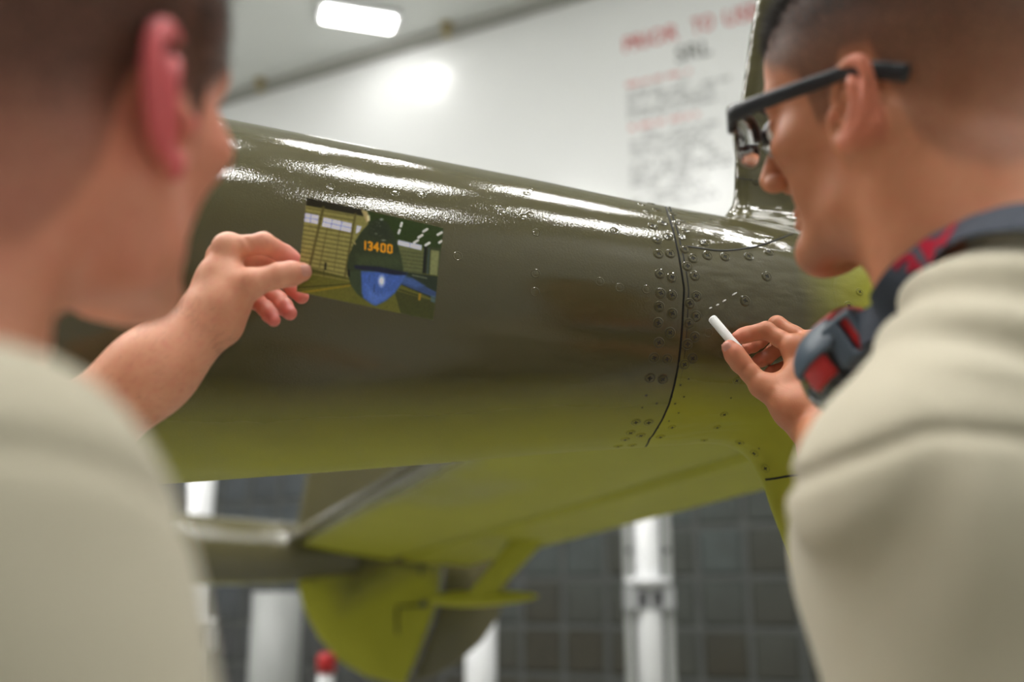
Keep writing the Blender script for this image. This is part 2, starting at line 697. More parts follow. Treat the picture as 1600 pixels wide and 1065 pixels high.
M['filter'] = filter_material()
FS = 0.41
mb = MB()
h0 = FS / 2 - 0.022
lay = [(h0, 0.0), (h0, -0.02), (h0 * .86, -0.045)]
vs = [(sx * a, y, sz * a) for a, y in lay for sx, sz in ((-1, -1), (1, -1), (1, 1), (-1, 1))]
fs = []
for L in range(2):
    for k in range(4):
        fs.append((L * 4 + k, L * 4 + (k + 1) % 4, L * 4 + 4 + (k + 1) % 4, L * 4 + 4 + k))
fs.append((8, 9, 10, 11))
mb.add(vs, fs)
filter_me = mb.mesh('filter_panel')
filter_me.materials.append(M['filter'])
rw3 = Matrix([list(r) for r in RW]).to_euler()
wb = Vector(wall_back.location)
nrow, u_start, ncol = 7, -8.69, 37
for r in range(nrow):
    for c in range(ncol):
        o = link('filter_panel', filter_me, None, wall_back)
        o.location = Vector(wpt(u_start + (c + .5) * FS, 0.005, 0.34 + (r + .5) * FS)) - wb
        o.rotation_euler = rw3
g = MB()
for c in range(ncol + 1):
    g.box(wpt(u_start + c * FS, 0.022, 0.34 + nrow * FS / 2) - np.array(wb), (0.042, 0.044, nrow * FS), RW)
for r in range(nrow + 1):
    g.box(wpt(u_start + ncol * FS / 2, 0.022, 0.34 + r * FS) - np.array(wb), (ncol * FS, 0.0435, 0.042), RW)
fg = g.build('filter_grid', plain('overspray_dusted_steel', (0.078, 0.083, 0.078, 1), 0.6), wall_back)


# ---- lettering painted on the back wall
def text_mesh(s, name, mat):
    cu = bpy.data.curves.new(name, 'FONT')
    cu.body = s
    cu.resolution_u = 3
    cu.extrude = 0.0
    cu.offset = 0.012
    ob = bpy.data.objects.new(name, cu)
    COL.objects.link(ob)
    dg = bpy.context.evaluated_depsgraph_get()
    me = bpy.data.meshes.new_from_object(ob.evaluated_get(dg))
    bpy.data.objects.remove(ob)
    bpy.data.curves.remove(cu)
    me.name = name
    me.materials.clear()
    me.materials.append(mat)
    v = np.array([p.co[:] for p in me.vertices])
    lo, hi = v.min(0), v.max(0)
    v = (v - lo) / np.maximum(hi - lo, 1e-6)
    return me, v


def wall_word(s, name, px0, py0, px1, py1, hpx, mat):
    """Word whose baseline runs from photo pixel 0 to pixel 1, hpx letters high."""
    ua, za = wall_uv(px0, py0)
    ub, zb = wall_uv(px1, py1)
    _, zt = wall_uv(px0, py0 - hpx)
    me, v = text_mesh(s, name, mat)
    z0 = (za + zb) / 2
    pts = [wpt(ua + (ub - ua) * p[0], 0.004, z0 + (zt - za) * p[1]) - np.array(wb) for p in v]
    me.vertices.foreach_set('co', np.array(pts, np.float32).ravel())
    me.update()
    o = link(name, me, None, wall_back)
    return o


wall_word('PRIOR', 'heading_lettering', 975, 82, 1060, 62, 24, M['red_letter'])['label'] = 'red painted capitals at the start of the wall heading'
wall_word('TO', 'heading_lettering', 1081, 53, 1116, 46, 24, M['red_letter'])
wall_word('USE', 'heading_lettering', 1132, 41, 1186, 29, 25, M['red_letter'])
wall_word('SRL', 'subheading_lettering', 1057, 98, 1112, 85, 24, M['dark_letter'])['label'] = 'dark grey painted capitals under the red heading'
# small print: too blurred to read, kept as word-shaped strokes of paint
rng = random.Random(5)


def small_print(name, px0, py0, px1, rows, dy, slope, mat, hpx=6, fill=0.8):
    q = MB()
    for r in range(rows):
        y0 = py0 + r * dy
        x = px0
        end = px0 + (px1 - px0) * rng.uniform(0.72, 1.0)
        while x < end:
            w = rng.uniform(8, 24)
            x2 = min(x + w, end)
            if rng.random() < fill:
                xx = x
                while xx < x2 - 1:                       # letter strokes
                    lw = rng.uniform(1.6, 2.8)
                    ya = y0 - slope * (xx - px0)
                    ua, za = wall_uv(xx, ya)
                    ub, zb = wall_uv(xx + lw, ya)
                    _, zt = wall_uv(xx, ya - hpx * rng.uniform(0.7, 1.0))
                    c = [wpt(ua, .004, za), wpt(ub, .004, za), wpt(ub, .004, zt), wpt(ua, .004, zt)]
                    q.add([p - np.array(wb) for p in c], [(0, 1, 2, 3)])
                    xx += lw + 0.8
            x = x2 + rng.uniform(4, 9)
    o = q.build(name, mat, wall_back)
    o['kind'] = 'stuff'
    return o


small_print('red_subheading', 979, 137, 1092, 1, 9, 0.23, M['pale_red_letter'], 8, 1.0)
small_print('grey_small_print', 981, 150, 1150, 5, 9.3, 0.22, M['grey_letter'])
small_print('red_subheading', 984, 204, 1102, 1, 9, 0.21, M['pale_red_letter'], 8, 1.0)
small_print('grey_small_print', 986, 217, 1150, 13, 9.4, 0.17, M['grey_letter'], 6, 0.72)

# ---- ceiling lamps
lamp_dir = np.array([0.96, 0.28, 0.0])
lamp_side = np.array([-0.28, 0.96, 0.0])
RL = np.stack([lamp_dir, lamp_side, ZA], 1)
LL, LWD = 0.74, 0.27


def lamp_meshes():
    hs = MB().box((0, 0, 0.035), (LL + .10, LWD + .10, 0.07), None, 0.015)
    df = MB().box((0, 0, -0.012), (LL, LWD, 0.03), None, 0.012)
    return hs.mesh('housing'), df.mesh('diffuser')


lh, ld = lamp_meshes()
lh.materials.append(M['white_metal'])
ld.materials.append(M['lamp'])
ld_dim = ld.copy()
ld_dim.materials.clear()
ld_dim.materials.append(M['lamp_dim'])
lamp0 = np.array([-1.62, 9.33, 0])
rl3 = Matrix([list(r) for r in RL]).to_euler()
rows = []
for i in range(-3, 6):
    for j in range(0, 4):
        c = lamp0 + U * (1.9 * i) + NW * (0.0, 4.6, 6.7, 8.9)[j]
        u, n = (c - W0) @ U, (c - W0) @ NW
        if j == 0 and i != 0:
            continue
        if U0 + .8 < u < U1 - .8 and 0.4 < n < DEPTH - .8:
            rows.append((i, j, c))
for i, j, c in rows:
    seen = (i, j) == (0, 0)
    t = thing('ceiling_lamp', 'rectangular white lamp glowing on the grey ceiling above the white wall' if seen
              else 'rectangular booth lamp on the ceiling overhead outside the picture', 'lamp', (c[0], c[1], CEIL - 0.072), 'booth ceiling lamps')
    t.rotation_euler = rl3
    link('housing', lh, None, t)
    link('diffuser', ld_dim if seen else ld, None, t)

# ---- sprinkler heads near the ceiling edge
for k, (px, py) in enumerate(((407, 125), (698, 38))):
    d = ray(px, py)
    c = d * ((CEIL - CAM_H) / d[2])
    t = thing('sprinkler_head', ('small brass sprinkler head on the ceiling left of the lamp', 'small brass sprinkler head on the ceiling right of the lamp')[k],
              'sprinkler', (c[0], c[1], CEIL), 'ceiling sprinkler heads')
    MB().tube([(0, 0, -.001), (0, 0, -.03)], [.07, .06], 14).build('escutcheon', M['brass'], t)
    MB().tube([(0, 0, -.03), (0, 0, -.09)], [.022, .018], 10).build('nozzle', M['brass'], t)
    MB().tube([(0, 0, -.12), (0, 0, -.128)], [.05, .05], 12).tube([(0, 0, -.09), (0, 0, -.12)], .008, 6).build('deflector', M['brass'], t)


# ------------------------------------------------------------------ white posts in front of the filters
def ground_at(px, dist):
    d = ray(px, 900)
    return np.array([d[0], d[1], 0]) / d[1] * dist


def post(px, dist, rad, h, name, label, mat, rails=False, clamp_z=None, cap=None, base=True):
    c = ground_at(px, dist)
    t = thing(name, label, 'post', tuple(c), 'posts standing before the filter wall')
    MB().tube([(0, 0, 0.02), (0, 0, h)], rad, 20).build('tube', mat, t)
    if base:
        MB().box((0, 0, 0.0125), (rad * 4.2, rad * 4.2, 0.025), None, .004).build('base_plate', mat, t)
    if rails:
        for s in (-1, 1):
            MB().box((s * rad * 1.45, -0.01, h / 2 + .02), (rad * .55, rad * .9, h - .04), None, .006).build('side_rail', M['pale_grey'], t)
            for zz in (clamp_z + .30, clamp_z + .62):
                MB().tube([(s * rad * 1.4, -rad * .4, zz), (s * rad * 1.4, -rad * .62, zz)], .018, 8).build('bolt', M['dark_metal'], t)
    if clamp_z:
        MB().tube([(0, 0, clamp_z + .09), (0, 0, clamp_z + .13)], rad * 1.75, 20).build('collar', M['white_metal'], t)
        MB().box((0, -.01, clamp_z), (rad * 3.5, rad * 1.9, .15), None, .01).build('clamp', M['grey_metal'], t)
        for s in (-.55, .55):
            MB().box((s * rad, -rad * 1.02, clamp_z - .005), (rad * .75, rad * .25, .10), None, .008).build('clamp_jaw', M['dark_metal'], t)
    if cap:
        MB().tube([(0, 0, h), (0, 0, h + .10), (0, 0, h + .12)], [rad * 1.15, rad * 1.15, rad * .7], 16).build('cap', cap, t)
    return t


post(1012, 6.6, 0.088, 2.75, 'support_post', 'white post with side rails and dark clamp right of the yellow fin', M['white_metal'], True, 1.40)
post(303, 7.0, 0.095, 2.9, 'support_post', 'slim white post behind the far boom beside the shoulder at left', M['white_metal'], False, 1.14)
post(436, 7.9, 0.19, 1.45, 'support_column', 'thick pale grey column standing under the far boom', M['pale_grey'], base=True)
post(516, 6.4, 0.05, 0.96, 'capped_post', 'short white post with red cap left of the yellow fin', M['white_metal'], cap=M['red_plastic'])
post(752, 7.0, 0.105, 1.6, 'support_post', 'plain white post below the rounded olive rudder', M['white_metal'])

# ------------------------------------------------------------------ the aircraft tail
tail = thing('aircraft_tail', 'twin-boom aircraft tail in glossy olive paint over yellow primer', 'aircraft', (0, 0, 0))
PHI = math.radians(4)
AX = np.array([math.cos(PHI), math.sin(PHI), 0])
NX = np.array([AX[1], -AX[0], 0])          # towards the viewer
C0 = np.array([0.1896, 1.2107, CAM_H + 0.3310])
S_T = np.array([-3.2, -2.0, -.9, -.6, -.45, -.3, -.15, -.05, .03, .1, .2, .35, .6, 1.0])
R_T = np.array([.36, .31, .2532, .2266, .2076, .1886, .1686, .1552, .1468, .138, .120, .092, .06, .035])
Z_T = np.array([.06, .05, .0355, .0266, .0202, .0138, .0087, .0028, 0, -.001, -.004, -.008, -.01, -.01])
_ss = np.linspace(-3.2, 1.0, 421)


def smooth_tab(T):
    y = np.interp(_ss, S_T, T)
    k = np.hanning(19)
    k /= k.sum()
    return np.convolve(np.pad(y, 9, mode='edge'), k, 'valid')


_rs, _zs = smooth_tab(R_T), smooth_tab(Z_T)


def boom_r(s):
    return np.interp(s, _ss, _rs)


def boom_z(s):
    return np.interp(s, _ss, _zs)


def project(p):
    q = np.asarray(p, float) - np.array([0, 0, CAM_H])
    d = q[..., 1] * CT + q[..., 2] * ST
    yc = q[..., 2] * CT - q[..., 1] * ST
    return 800 + FPX * q[..., 0] / d, 532.5 - FPX * yc / d, d


def boom_pt(s, al):
    """al: 0 = towards the viewer, pi/2 = up."""
    s, al = np.broadcast_arrays(np.asarray(s, float), np.asarray(al, float))
    r = boom_r(s)
    return (C0 + s[..., None] * AX + (r * np.cos(al))[..., None] * NX
            + (boom_z(s) + r * np.sin(al))[..., None] * ZA)


SEAM = np.array([(1040, 322), (1052, 360), (1061, 400), (1066, 430), (1068.5, 447), (1069, 452), (1067.5, 480), (1066, 510),
                 (1063.5, 540), (1060, 570), (1054, 600), (1046, 630), (1035, 655), (1020, 680), (1003, 698)], float)
AL = np.linspace(-math.pi, math.pi, 289)
s_end = np.zeros_like(AL)
vis = (AL > math.radians(-78)) & (AL < math.radians(88))
for _ in range(25):
    x, y, d = project(boom_pt(s_end, AL))
    want = np.interp(y, SEAM[:, 1], SEAM[:, 0])
    s_end = np.where(vis, s_end + (want - x) / FPX * d * .8, s_end)
i0, i1 = np.nonzero(vis)[0][[0, -1]]
ang_h = np.concatenate([AL[i1:], AL[:i0 + 1] + 2 * math.pi])
hid = np.interp(ang_h, [ang_h[0], ang_h[-1]], [s_end[i1], s_end[i0]])
s_end[i1:] = hid[:len(AL) - i1]
s_end[:i0 + 1] = hid[len(AL) - i1:]


def seam_s(al):
    return np.interp(al, AL, s_end)


# forward boom skin
ns = 150
tt = np.linspace(0, 1, ns) ** 0.6
Sg = -3.0 + (s_end[None, :-1] - 0.0012 + 3.0) * tt[:, None]
Ag = np.broadcast_to(AL[None, :-1], Sg.shape)
Vb = boom_pt(Sg, Ag)
n_a = Vb.shape[1]
idx = np.arange(ns * n_a).reshape(ns, n_a)
nxt = np.roll(idx, -1, 1)
Fb = np.stack([idx[:-1], idx[1:], nxt[1:], nxt[:-1]], -1).reshape(-1, 4)
Vb = Vb.reshape(-1, 3)
# shallow dents in the sheet metal under the highlights
prim = sstep(-np.sin(Ag), 0.46, 1.14).ravel()
dr = -(boom_r(Sg + .01) - boom_r(Sg - .01)).ravel() / .02
Nb = (np.cos(Ag).ravel()[:, None] * NX + np.sin(Ag).ravel()[:, None] * ZA) + dr[:, None] * AX
Nb /= np.linalg.norm(Nb, axis=1)[:, None]
me = fast_mesh('boom_skin', Vb, Fb, Nb, {'primer': prim})
boom_skin = link('boom_skin', me, M['paint'], tail)
boom_skin['label'] = 'glossy olive tapering boom shell with yellow primer along its belly'
bvh_fwd = BVHTree.FromPolygons([tuple(v) for v in Vb], [tuple(f) for f in Fb])


def plane_sz(px, py):
    """(s, z) where a pixel's ray meets the boom's mid plane."""
    d = ray(px, py)
    o = np.array([0, 0, CAM_H])
    t = ((C0 - o) @ NX) / (d @ NX)
    q = o + d * t - C0
    return q @ AX, q[2]


le = [plane_sz(*q) for q in ((1196, -90), (1180, 11), (1172, 56), (1159, 150), (1150, 225), (1148, 278), (1147, 330))]
le += [(le[-1][0] + .02, 0.0)]
le += [plane_sz(*q) for q in ((1192, 740), (1196, 760), (1202, 785), (1213, 815), (1238, 880), (1285, 960))]
le = np.array(le)[np.argsort([q[1] for q in le])]
LE_Z, LE_S = le[:, 1], le[:, 0]


def aft_sdf(p):
    p = np.asarray(p, np.float64)
    q = p - C0
    s, n, z = q @ AX, q @ NX, q[:, 2]
    r = boom_r(s)
    db = np.sqrt(n * n + (z - boom_z(s)) ** 2) - r
    sl = np.interp(z, LE_Z, LE_S)
    sl2 = (np.interp(z + .01, LE_Z, LE_S) - np.interp(z - .01, LE_Z, LE_S)) / .02
    e = (sl - s) / np.sqrt(1 + np.minimum(sl2 ** 2, 4))
    t = 0.016 + 0.030 * sstep(s - sl, 0, .22) - .03 * sstep(s, .5, 1.0)
    dx = e + t
    dn = np.abs(n)
    df = np.sqrt(np.maximum(dx, 0) ** 2 + dn ** 2) - t
    df = np.where(dx < 0, dn - t, df)
    df = np.maximum(df, z - 0.72)
    df = np.maximum(df, -0.55 - z)
    k = np.where(z > 0, 0.055, 0.085)
    h = np.clip(0.5 + 0.5 * (db - df) / k, 0, 1)
    return (db + (df - db) * h - k * h * (1 - h)).astype(np.float32)


def aft_keep(c):
    q = c - C0
    s, n, z = q @ AX, q @ NX, q[:, 2] - boom_z(q @ AX)
    return s > seam_s(np.arctan2(z, n)) - 0.004


_lo = C0 + np.array([-0.06, -0.20, -0.56])
_hi = C0 + np.array([0.95, 0.26, 0.73])
va, fa, na = mesh_sdf(aft_sdf, _lo, _hi, 0.0055, aft_keep)
for _ in range(3):                       # trim the front edge exactly along the joint
    q = va - C0
    s, n, z = q @ AX, q @ NX, q[:, 2]
    lim = seam_s(np.arctan2(z - boom_z(s), n)) + .0012
    mv = np.where((s < lim) | (s < lim + .0022) & (s > lim), lim - s, 0)
    va = (va + np.where(s < lim, lim - s, 0)[:, None] * AX).astype(np.float32)
    d_ = aft_sdf(va)
    g_ = grad(aft_sdf, va, .002)
    va = (va - np.where(s < lim + .002, d_, 0)[:, None] * g_).astype(np.float32)
na = grad(aft_sdf, va, .003)
na /= np.linalg.norm(na, axis=1)[:, None]
q = va - C0
s, n, z = q @ AX, q @ NX, q[:, 2]
prim = np.maximum(sstep(-z, .045, .145), sstep(s, .09, .26) * sstep(-z, -.13, -.01))
me = fast_mesh('aft_fairing', va, fa, na, {'primer': prim})
aft = link('aft_fairing', me, M['paint_wavy'], tail)
aft['label'] = 'olive tail fairing swelling into upright fins, yellow primer towards the rear'
bvh_aft = BVHTree.FromPolygons([tuple(v) for v in va.astype(float)], [tuple(f) for f in fa.tolist()])
# closed bulkhead edge that shows in the joint
ring = boom_pt(s_end[:-1], AL[:-1])
for k in (0.0,):
    inner = C0 + (s_end[:-1, None]) * AX + (ring - C0 - s_end[:-1, None] * AX) * 0.985
    inner2 = inner + AX * 0.006
    outer = C0 + s_end[:-1, None] * AX + (ring - C0 - s_end[:-1, None] * AX) * 0.9965 - AX * .003
    outer2 = outer + AX * 0.009
    V = np.stack([inner, outer, outer2, inner2, inner], 1)
    jr = MB().grid(V, True, True).build('joint_ring', M['gap'], tail)
    jr['label'] = 'dark joint line between boom shell and fairing'


def hit(px, py):
    d = Vector(ray(px, py)).normalized()
    best = None
    for b, ob in ((bvh_fwd, boom_skin), (bvh_aft, aft)):
        loc, nor, _, dist = b.ray_cast(Vector((0, 0, CAM_H)), d)
        if loc is not None and (best is None or dist < best[2]):
            if nor.dot(d) > 0:
                nor = -nor
            best = (loc, nor, dist, ob)
    return best


def surface_line(name, pts, w, mat, lift=0.0004, depth=.001):
    """A narrow gap that follows the skin through photo pixels."""
    pp = catmull([(x, y, 0) for x, y in pts], 6)
    H = [hit(a, b) for a, b, _ in pp]
    H = [h for h in H if h]
    V = []
    for i, h in enumerate(H):
        a, b = H[max(i - 1, 0)][0], H[min(i + 1, len(H) - 1)][0]
        t = (b - a).normalized()
        side = t.cross(h[1]).normalized()
        up = h[1] * lift
        V.append([h[0] + side * w / 2 - h[1] * depth, h[0] + side * w / 2 + up, h[0] - side * w / 2 + up, h[0] - side * w / 2 - h[1] * depth])
    V = np.array([[list(c) for c in r] for r in V])
    return MB().grid(V).build(name, mat, aft)


surface_line('panel_gap', [(1068, 384), (1090, 387), (1120, 391), (1150, 390), (1185, 384), (1215, 374), (1240, 364)], .0022, M['gap'])
surface_line('panel_gap', [(1196, 749), (1212, 747), (1228, 744), (1250, 741), (1275, 739)], .0026, M['gap'])
surface_line('panel_gap', [(1150, 277), (1165, 280), (1190, 282), (1206, 283)], .0012, M['gap'])

# screws: countersunk heads with a cross recess
def screw_mesh(name, R, ring=True):
    q = MB()
    nseg = 20
    w, L, dp = R * .16, R * .60, R * .30

    def circ(r, z):
        return [(r * math.cos(2 * math.pi * k / nseg), r * math.sin(2 * math.pi * k / nseg), z) for k in range(nseg)]
    plus = [(w, -L), (w, -w), (L, -w), (L, w), (w, w), (w, L), (-w, L), (-w, w), (-L, w), (-L, -w), (-w, -w), (-w, -L)]
    ang0 = [math.atan2(b, a) % (2 * math.pi) for a, b in plus]
    order = sorted(range(12), key=lambda i: ang0[i])
    plus = [plus[i] for i in order]
    angp = [ang0[i] for i in order]
    c = circ(R, R * .09)
    vs = [(a, b, R * .13) for a, b in plus] + c
    fs = []
    # stitch plus outline to circle
    i = j = 0
    angc = [2 * math.pi * k / nseg for k in range(nseg)]
    while i < 12 or j < nseg:
        na_ = angp[i % 12] + (2 * math.pi if i >= 12 else 0)
        nc_ = angc[j % nseg] + (2 * math.pi if j >= nseg else 0)
        nxa = angp[(i + 1) % 12] + 2 * math.pi * ((i + 1) // 12)
        nxc = angc[(j + 1) % nseg] + 2 * math.pi * ((j + 1) // nseg)
        if (nxa <= nxc and i < 12) or j >= nseg:
            fs.append((i % 12, 12 + j % nseg, (i + 1) % 12))
            i += 1
        else:
            fs.append((12 + j % nseg, 12 + (j + 1) % nseg, i % 12))
            j += 1
    q.add(vs, fs)
    head_f = len(q.f)
    q.add([(a, b, R * .13) for a, b in plus] + [(a * .85, b * .85, R * .03) for a, b in plus],
          [(k, (k + 1) % 12, 12 + (k + 1) % 12, 12 + k) for k in range(12)] + [tuple(12 + k for k in range(12))])
    # narrow groove round the head, then a soft lip of paint
    if ring:
        A, B, C, D, E2 = circ(R, R * .09), circ(R * 1.02, R * .01), circ(R * 1.10, R * .01), circ(R * 1.17, R * .07), circ(R * 1.42, -R * .07)
        rings = [A, B, C, D, E2]
        o_f = len(q.f)
        for a in range(4):
            q.add(rings[a] + rings[a + 1], [(k, nseg + k, nseg + (k + 1) % nseg, (k + 1) % nseg) for k in range(nseg)], a >= 2)
    me = q.mesh(name)
    me.materials.append(M['paint'])
    me.materials.append(M['cross'])
    mi = [0] * len(me.polygons)
    for k in range(head_f, head_f + 13):
        mi[k] = 1
    if ring:
        for k in range(o_f + nseg, o_f + 2 * nseg):
            mi[k] = 1
    me.polygons.foreach_set('material_index', mi)
    at = me.attributes.new('primer', 'FLOAT', 'POINT')
    return me


SCREW = {}
for pv in range(9):
    for nm, R, rg in (('L', .0046, True), ('M', .0038, True), ('S', .0022, False)):
        m_ = screw_mesh('screw', R, rg)
        m_.attributes['primer'].data.foreach_set('value', [pv / 8] * len(m_.vertices))
        SCREW[(nm, pv)] = m_
A_ = [(960 + x / 5.071, 310 + y / 5.071, k) for x, y, k in (
    (340, 88, 'L'), (258, 103, 'M'), (215, 45, 'M'), (290, 40, 'M'), (383, 195, 'L'), (303, 218, 'L'), (337, 330, 'L'), (423, 303, 'L'), (349, 440, 'L'),
    (441, 437, 'L'), (360, 597, 'L'), (456, 626, 'L'), (366, 751, 'L'), (456, 765, 'L'), (355, 855, 'L'), (458, 910, 'L'), (347, 985, 'L'),
    (440, 1062, 'L'), (462, 118, 'M'), (492, 192, 'M'), (527, 176, 'M'), (565, 257, 'M'), (537, 307, 'M'), (556, 402, 'L'), (622, 475, 'L'), (578, 537, 'L'),
    (637, 613, 'L'), (650, 773, 'L'), (596, 832, 'L'), (647, 932, 'L'), (590, 990, 'L'), (710, 350, 'L'), (735, 452, 'L'), (875, 463, 'L'),
    (1063, 460, 'L'), (1222, 423, 'L'), (1207, 618, 'L'), (1035, 810, 'L'))]
B_ = [(940 + x / 3.803, 500 + y / 3.803, k) for x, y, k in (
    (340, 133, 'L'), (312, 223, 'L'), (389, 231, 'L'), (286, 344, 'L'), (363, 350, 'L'), (265, 445, 'S'), (241, 517, 'S'), (327, 492, 'S'), (203, 605, 'L'),
    (279, 606, 'L'), (172, 667, 'L'), (233, 683, 'L'), (139, 708, 'L'), (98, 748, 'L'), (183, 742, 'L'), (553, 100, 'L'), (510, 142, 'L'),
    (540, 226, 'L'), (492, 262, 'L'), (516, 347, 'S'), (468, 384, 'S'), (489, 453, 'S'), (436, 494, 'S'), (457, 549, 'S'), (400, 597, 'S'), (419, 635, 'M'),
    (349, 692, 'L'), (803, 358, 'M'), (768, 460, 'S'), (729, 559, 'M'), (687, 636, 'M'), (610, 712, 'M'), (820, 727, 'L'), (907, 790, 'L'), (975, 880, 'L'))]
C_ = [(1326, 478, 'L'), (1343, 456, 'M'), (1181.5, 284, 'M'), (1186, 700, 'S')]
for px, py, kind in A_ + B_ + C_:
    h = hit(px, py)
    if not h:
        continue
    q = np.array(h[0]) - C0
    s, z = q @ AX, q[2]
    if h[3] is boom_skin:
        pr = sstep(-z / boom_r(s), .46, 1.14)
    else:
        pr = max(sstep(-z, .045, .145), sstep(s, .09, .26) * sstep(-z, -.13, -.01))
    o = link('screw', SCREW[(kind, int(round(float(pr) * 8)))], None, h[3])
    o.location = h[0] + h[1] * 0.0003
    o.rotation_mode = 'QUATERNION'
    o.rotation_quaternion = h[1].to_track_quat('Z', 'Y')
    o.rotation_quaternion = o.rotation_quaternion @ Matrix.Rotation(rng.uniform(0, 1.5), 3, 'Z').to_quaternion()

# flush rivets and paint nibs on the forward skin
rv = MB()
nseg = 14
R = .0042
cc = lambda r, z: [(r * math.cos(2 * math.pi * k / nseg), r * math.sin(2 * math.pi * k / nseg), z) for k in range(nseg)]
rr = [cc(R * 1.35, -.0002), cc(R * 1.1, .00035), cc(R * .9, .0001), cc(R * .3, .0003)]
for a in range(3):
    rv.add(rr[a] + rr[a + 1], [(k, (k + 1) % nseg, nseg + (k + 1) % nseg, nseg + k) for k in range(nseg)], True)
rv.add(rr[3], [tuple(range(nseg))], True)
rivet_me = rv.mesh('rivet')
rivet_me.materials.append(M['paint'])
rivet_me.attributes.new('primer', 'FLOAT', 'POINT')
for px, py in ((715, 400), (837, 427), (836, 456), (937, 440), (968, 449), (838, 363), (828, 296), (823, 302), (780, 326), (784, 331), (818, 338), (828, 335),
               (660, 305), (618, 302), (505, 240), (508, 262), (516, 292), (960, 360), (1010, 452), (1107, 520), (1130, 552)):
    h = hit(px, py)
    o = link('rivet', rivet_me, None, h[3])
    o.location = h[0]
    o.rotation_mode = 'QUATERNION'
    o.rotation_quaternion = h[1].to_track_quat('Z', 'Y')

# chalk ticks already drawn on the fairing
for (xa, ya), (xb, yb) in (((1108, 482), (1112, 480)), ((1119, 477), (1123, 475)), ((1129, 471.5), (1134, 468)), ((1144, 461), (1151, 457))):
    a, b = hit(xa, ya), hit(xb, yb)
    q = MB().tube([a[0] + a[1] * .0002, (a[0] + b[0]) / 2 + a[1] * .0005, b[0] + b[1] * .0002], [.0005, .0009, .0005], 6)
    q.build('chalk_tick', M['chalk'], aft)


# ---- horizontal stabiliser between the booms
LE_n, LE_f = np.array([0.085, 1.42, CAM_H + .33]), P(448, 838, 5.3)
TE_n, TE_f = np.array([1.03, 1.46, CAM_H + .318]), P(735, 884, 5.42)


def attr_prim(me, f):
    v = np.empty(len(me.vertices) * 3, np.float32)
    me.vertices.foreach_get('co', v)
    at = me.attributes.new('primer', 'FLOAT', 'POINT')
    at.data.foreach_set('value', np.asarray(f(v.reshape(-1, 3)), np.float32))


def wing_piece(name, c0, c1, thick, nose):
    """Loft between chord fractions c0..c1 of the stabiliser."""
    m = 15
    x = np.linspace(0, 1, m)
    prof = []
    for side in (1, -1):
        for xx in (x if side > 0 else x[::-1][1:-1]):
            c = c0 + (c1 - c0) * xx
            yt = thick * (1.4845 * math.sqrt(c + 1e-9) - .63 * c - 1.758 * c ** 2 + 1.4215 * c ** 3 - .5075 * c ** 4)
            prof.append((c, side * max(yt, 0.004)))
    rows_ = []
    for t in np.linspace(0, 1, 25):
        L, T = LE_n + (LE_f - LE_n) * t, TE_n + (TE_f - TE_n) * t
        rows_.append([L + (T - L) * c + ZA * y for c, y in prof])
    V = np.array(rows_)
    q = MB().grid(np.transpose(V, (1, 0, 2)), True, True)
    b = len(prof)
    q.f.append(tuple(k * 25 for k in range(b)))
    q.f.append(tuple(k * 25 + 24 for k in reversed(range(b))))
    q.s += [False, False]
    o = q.build(name, M['paint'], tail)
    return o


st = wing_piece('stabilizer', 0.0, 0.60, 0.085, True)
st['label'] = 'horizontal stabilizer with yellow-green primer underside'


def under(v):
    # olive overspray feathers back from the leading edge and the outer end, primer on the rest
    t = np.clip((v[:, 1] - LE_n[1]) / (LE_f[1] - LE_n[1]), 0, 1)
    mid = (LE_n + (TE_n - LE_n) * .3)[None] + t[:, None] * ((LE_f + (TE_f - LE_f) * .3) - (LE_n + (TE_n - LE_n) * .3))[None]
    le_x = LE_n[0] + (LE_f[0] - LE_n[0]) * t
    back = v[:, 0] - le_x
    f = sstep(back, .0, .12) * (1 - .25 * sstep(-np.abs(t - .33), -.16, -.03) * sstep(-back, -.40, -.22))
    return np.where(v[:, 2] < mid[:, 2] + .01, f, 0)


attr_prim(st.data, under)
el = wing_piece('elevator', 0.606, 1.0, 0.085, False)
el['label'] = 'elevator along the rear edge of the stabilizer'
attr_prim(el.data, lambda v: np.full(len(v), 0.96))

# mass balance hanging under the elevator
a, b = P(848, 818, 3.98), P(748, 932, 4.0)
dr_ = (b - a) / np.linalg.norm(b - a)
q = MB()
chord = (TE_f - LE_f) / np.linalg.norm(TE_f - LE_f)
sec = []
for t in np.linspace(-.08, 1.02, 8):
    c = a + (b - a) * t
    w = .068 - .018 * max(t, 0)
    ring_ = []
    side = np.cross(chord, ZA)
    for k in range(12):
        al = 2 * math.pi * k / 12
        ring_.append(c + chord * w * math.cos(al) + side * .018 * math.sin(al))
    sec.append(ring_)
V = np.transpose(np.array(sec), (1, 0, 2))
o = q.grid(V, True, True).build('balance_arm', M['paint'], tail)
attr_prim(o.data, lambda v: np.full(len(v), .9))
a, b = P(672, 937, 4.02), P(842, 931, 4.0)
tt_ = np.linspace(0, 1, 17)
rad = .036 * np.sqrt(np.clip(np.sin(math.pi * tt_ ** .85), 0, 1)) * (1 - .25 * tt_) + .0015
o = MB().tube([a + (b - a) * t for t in tt_], rad, 16).build('balance_weight', M['paint'], tail)
attr_prim(o.data, lambda v: np.full(len(v), .95))

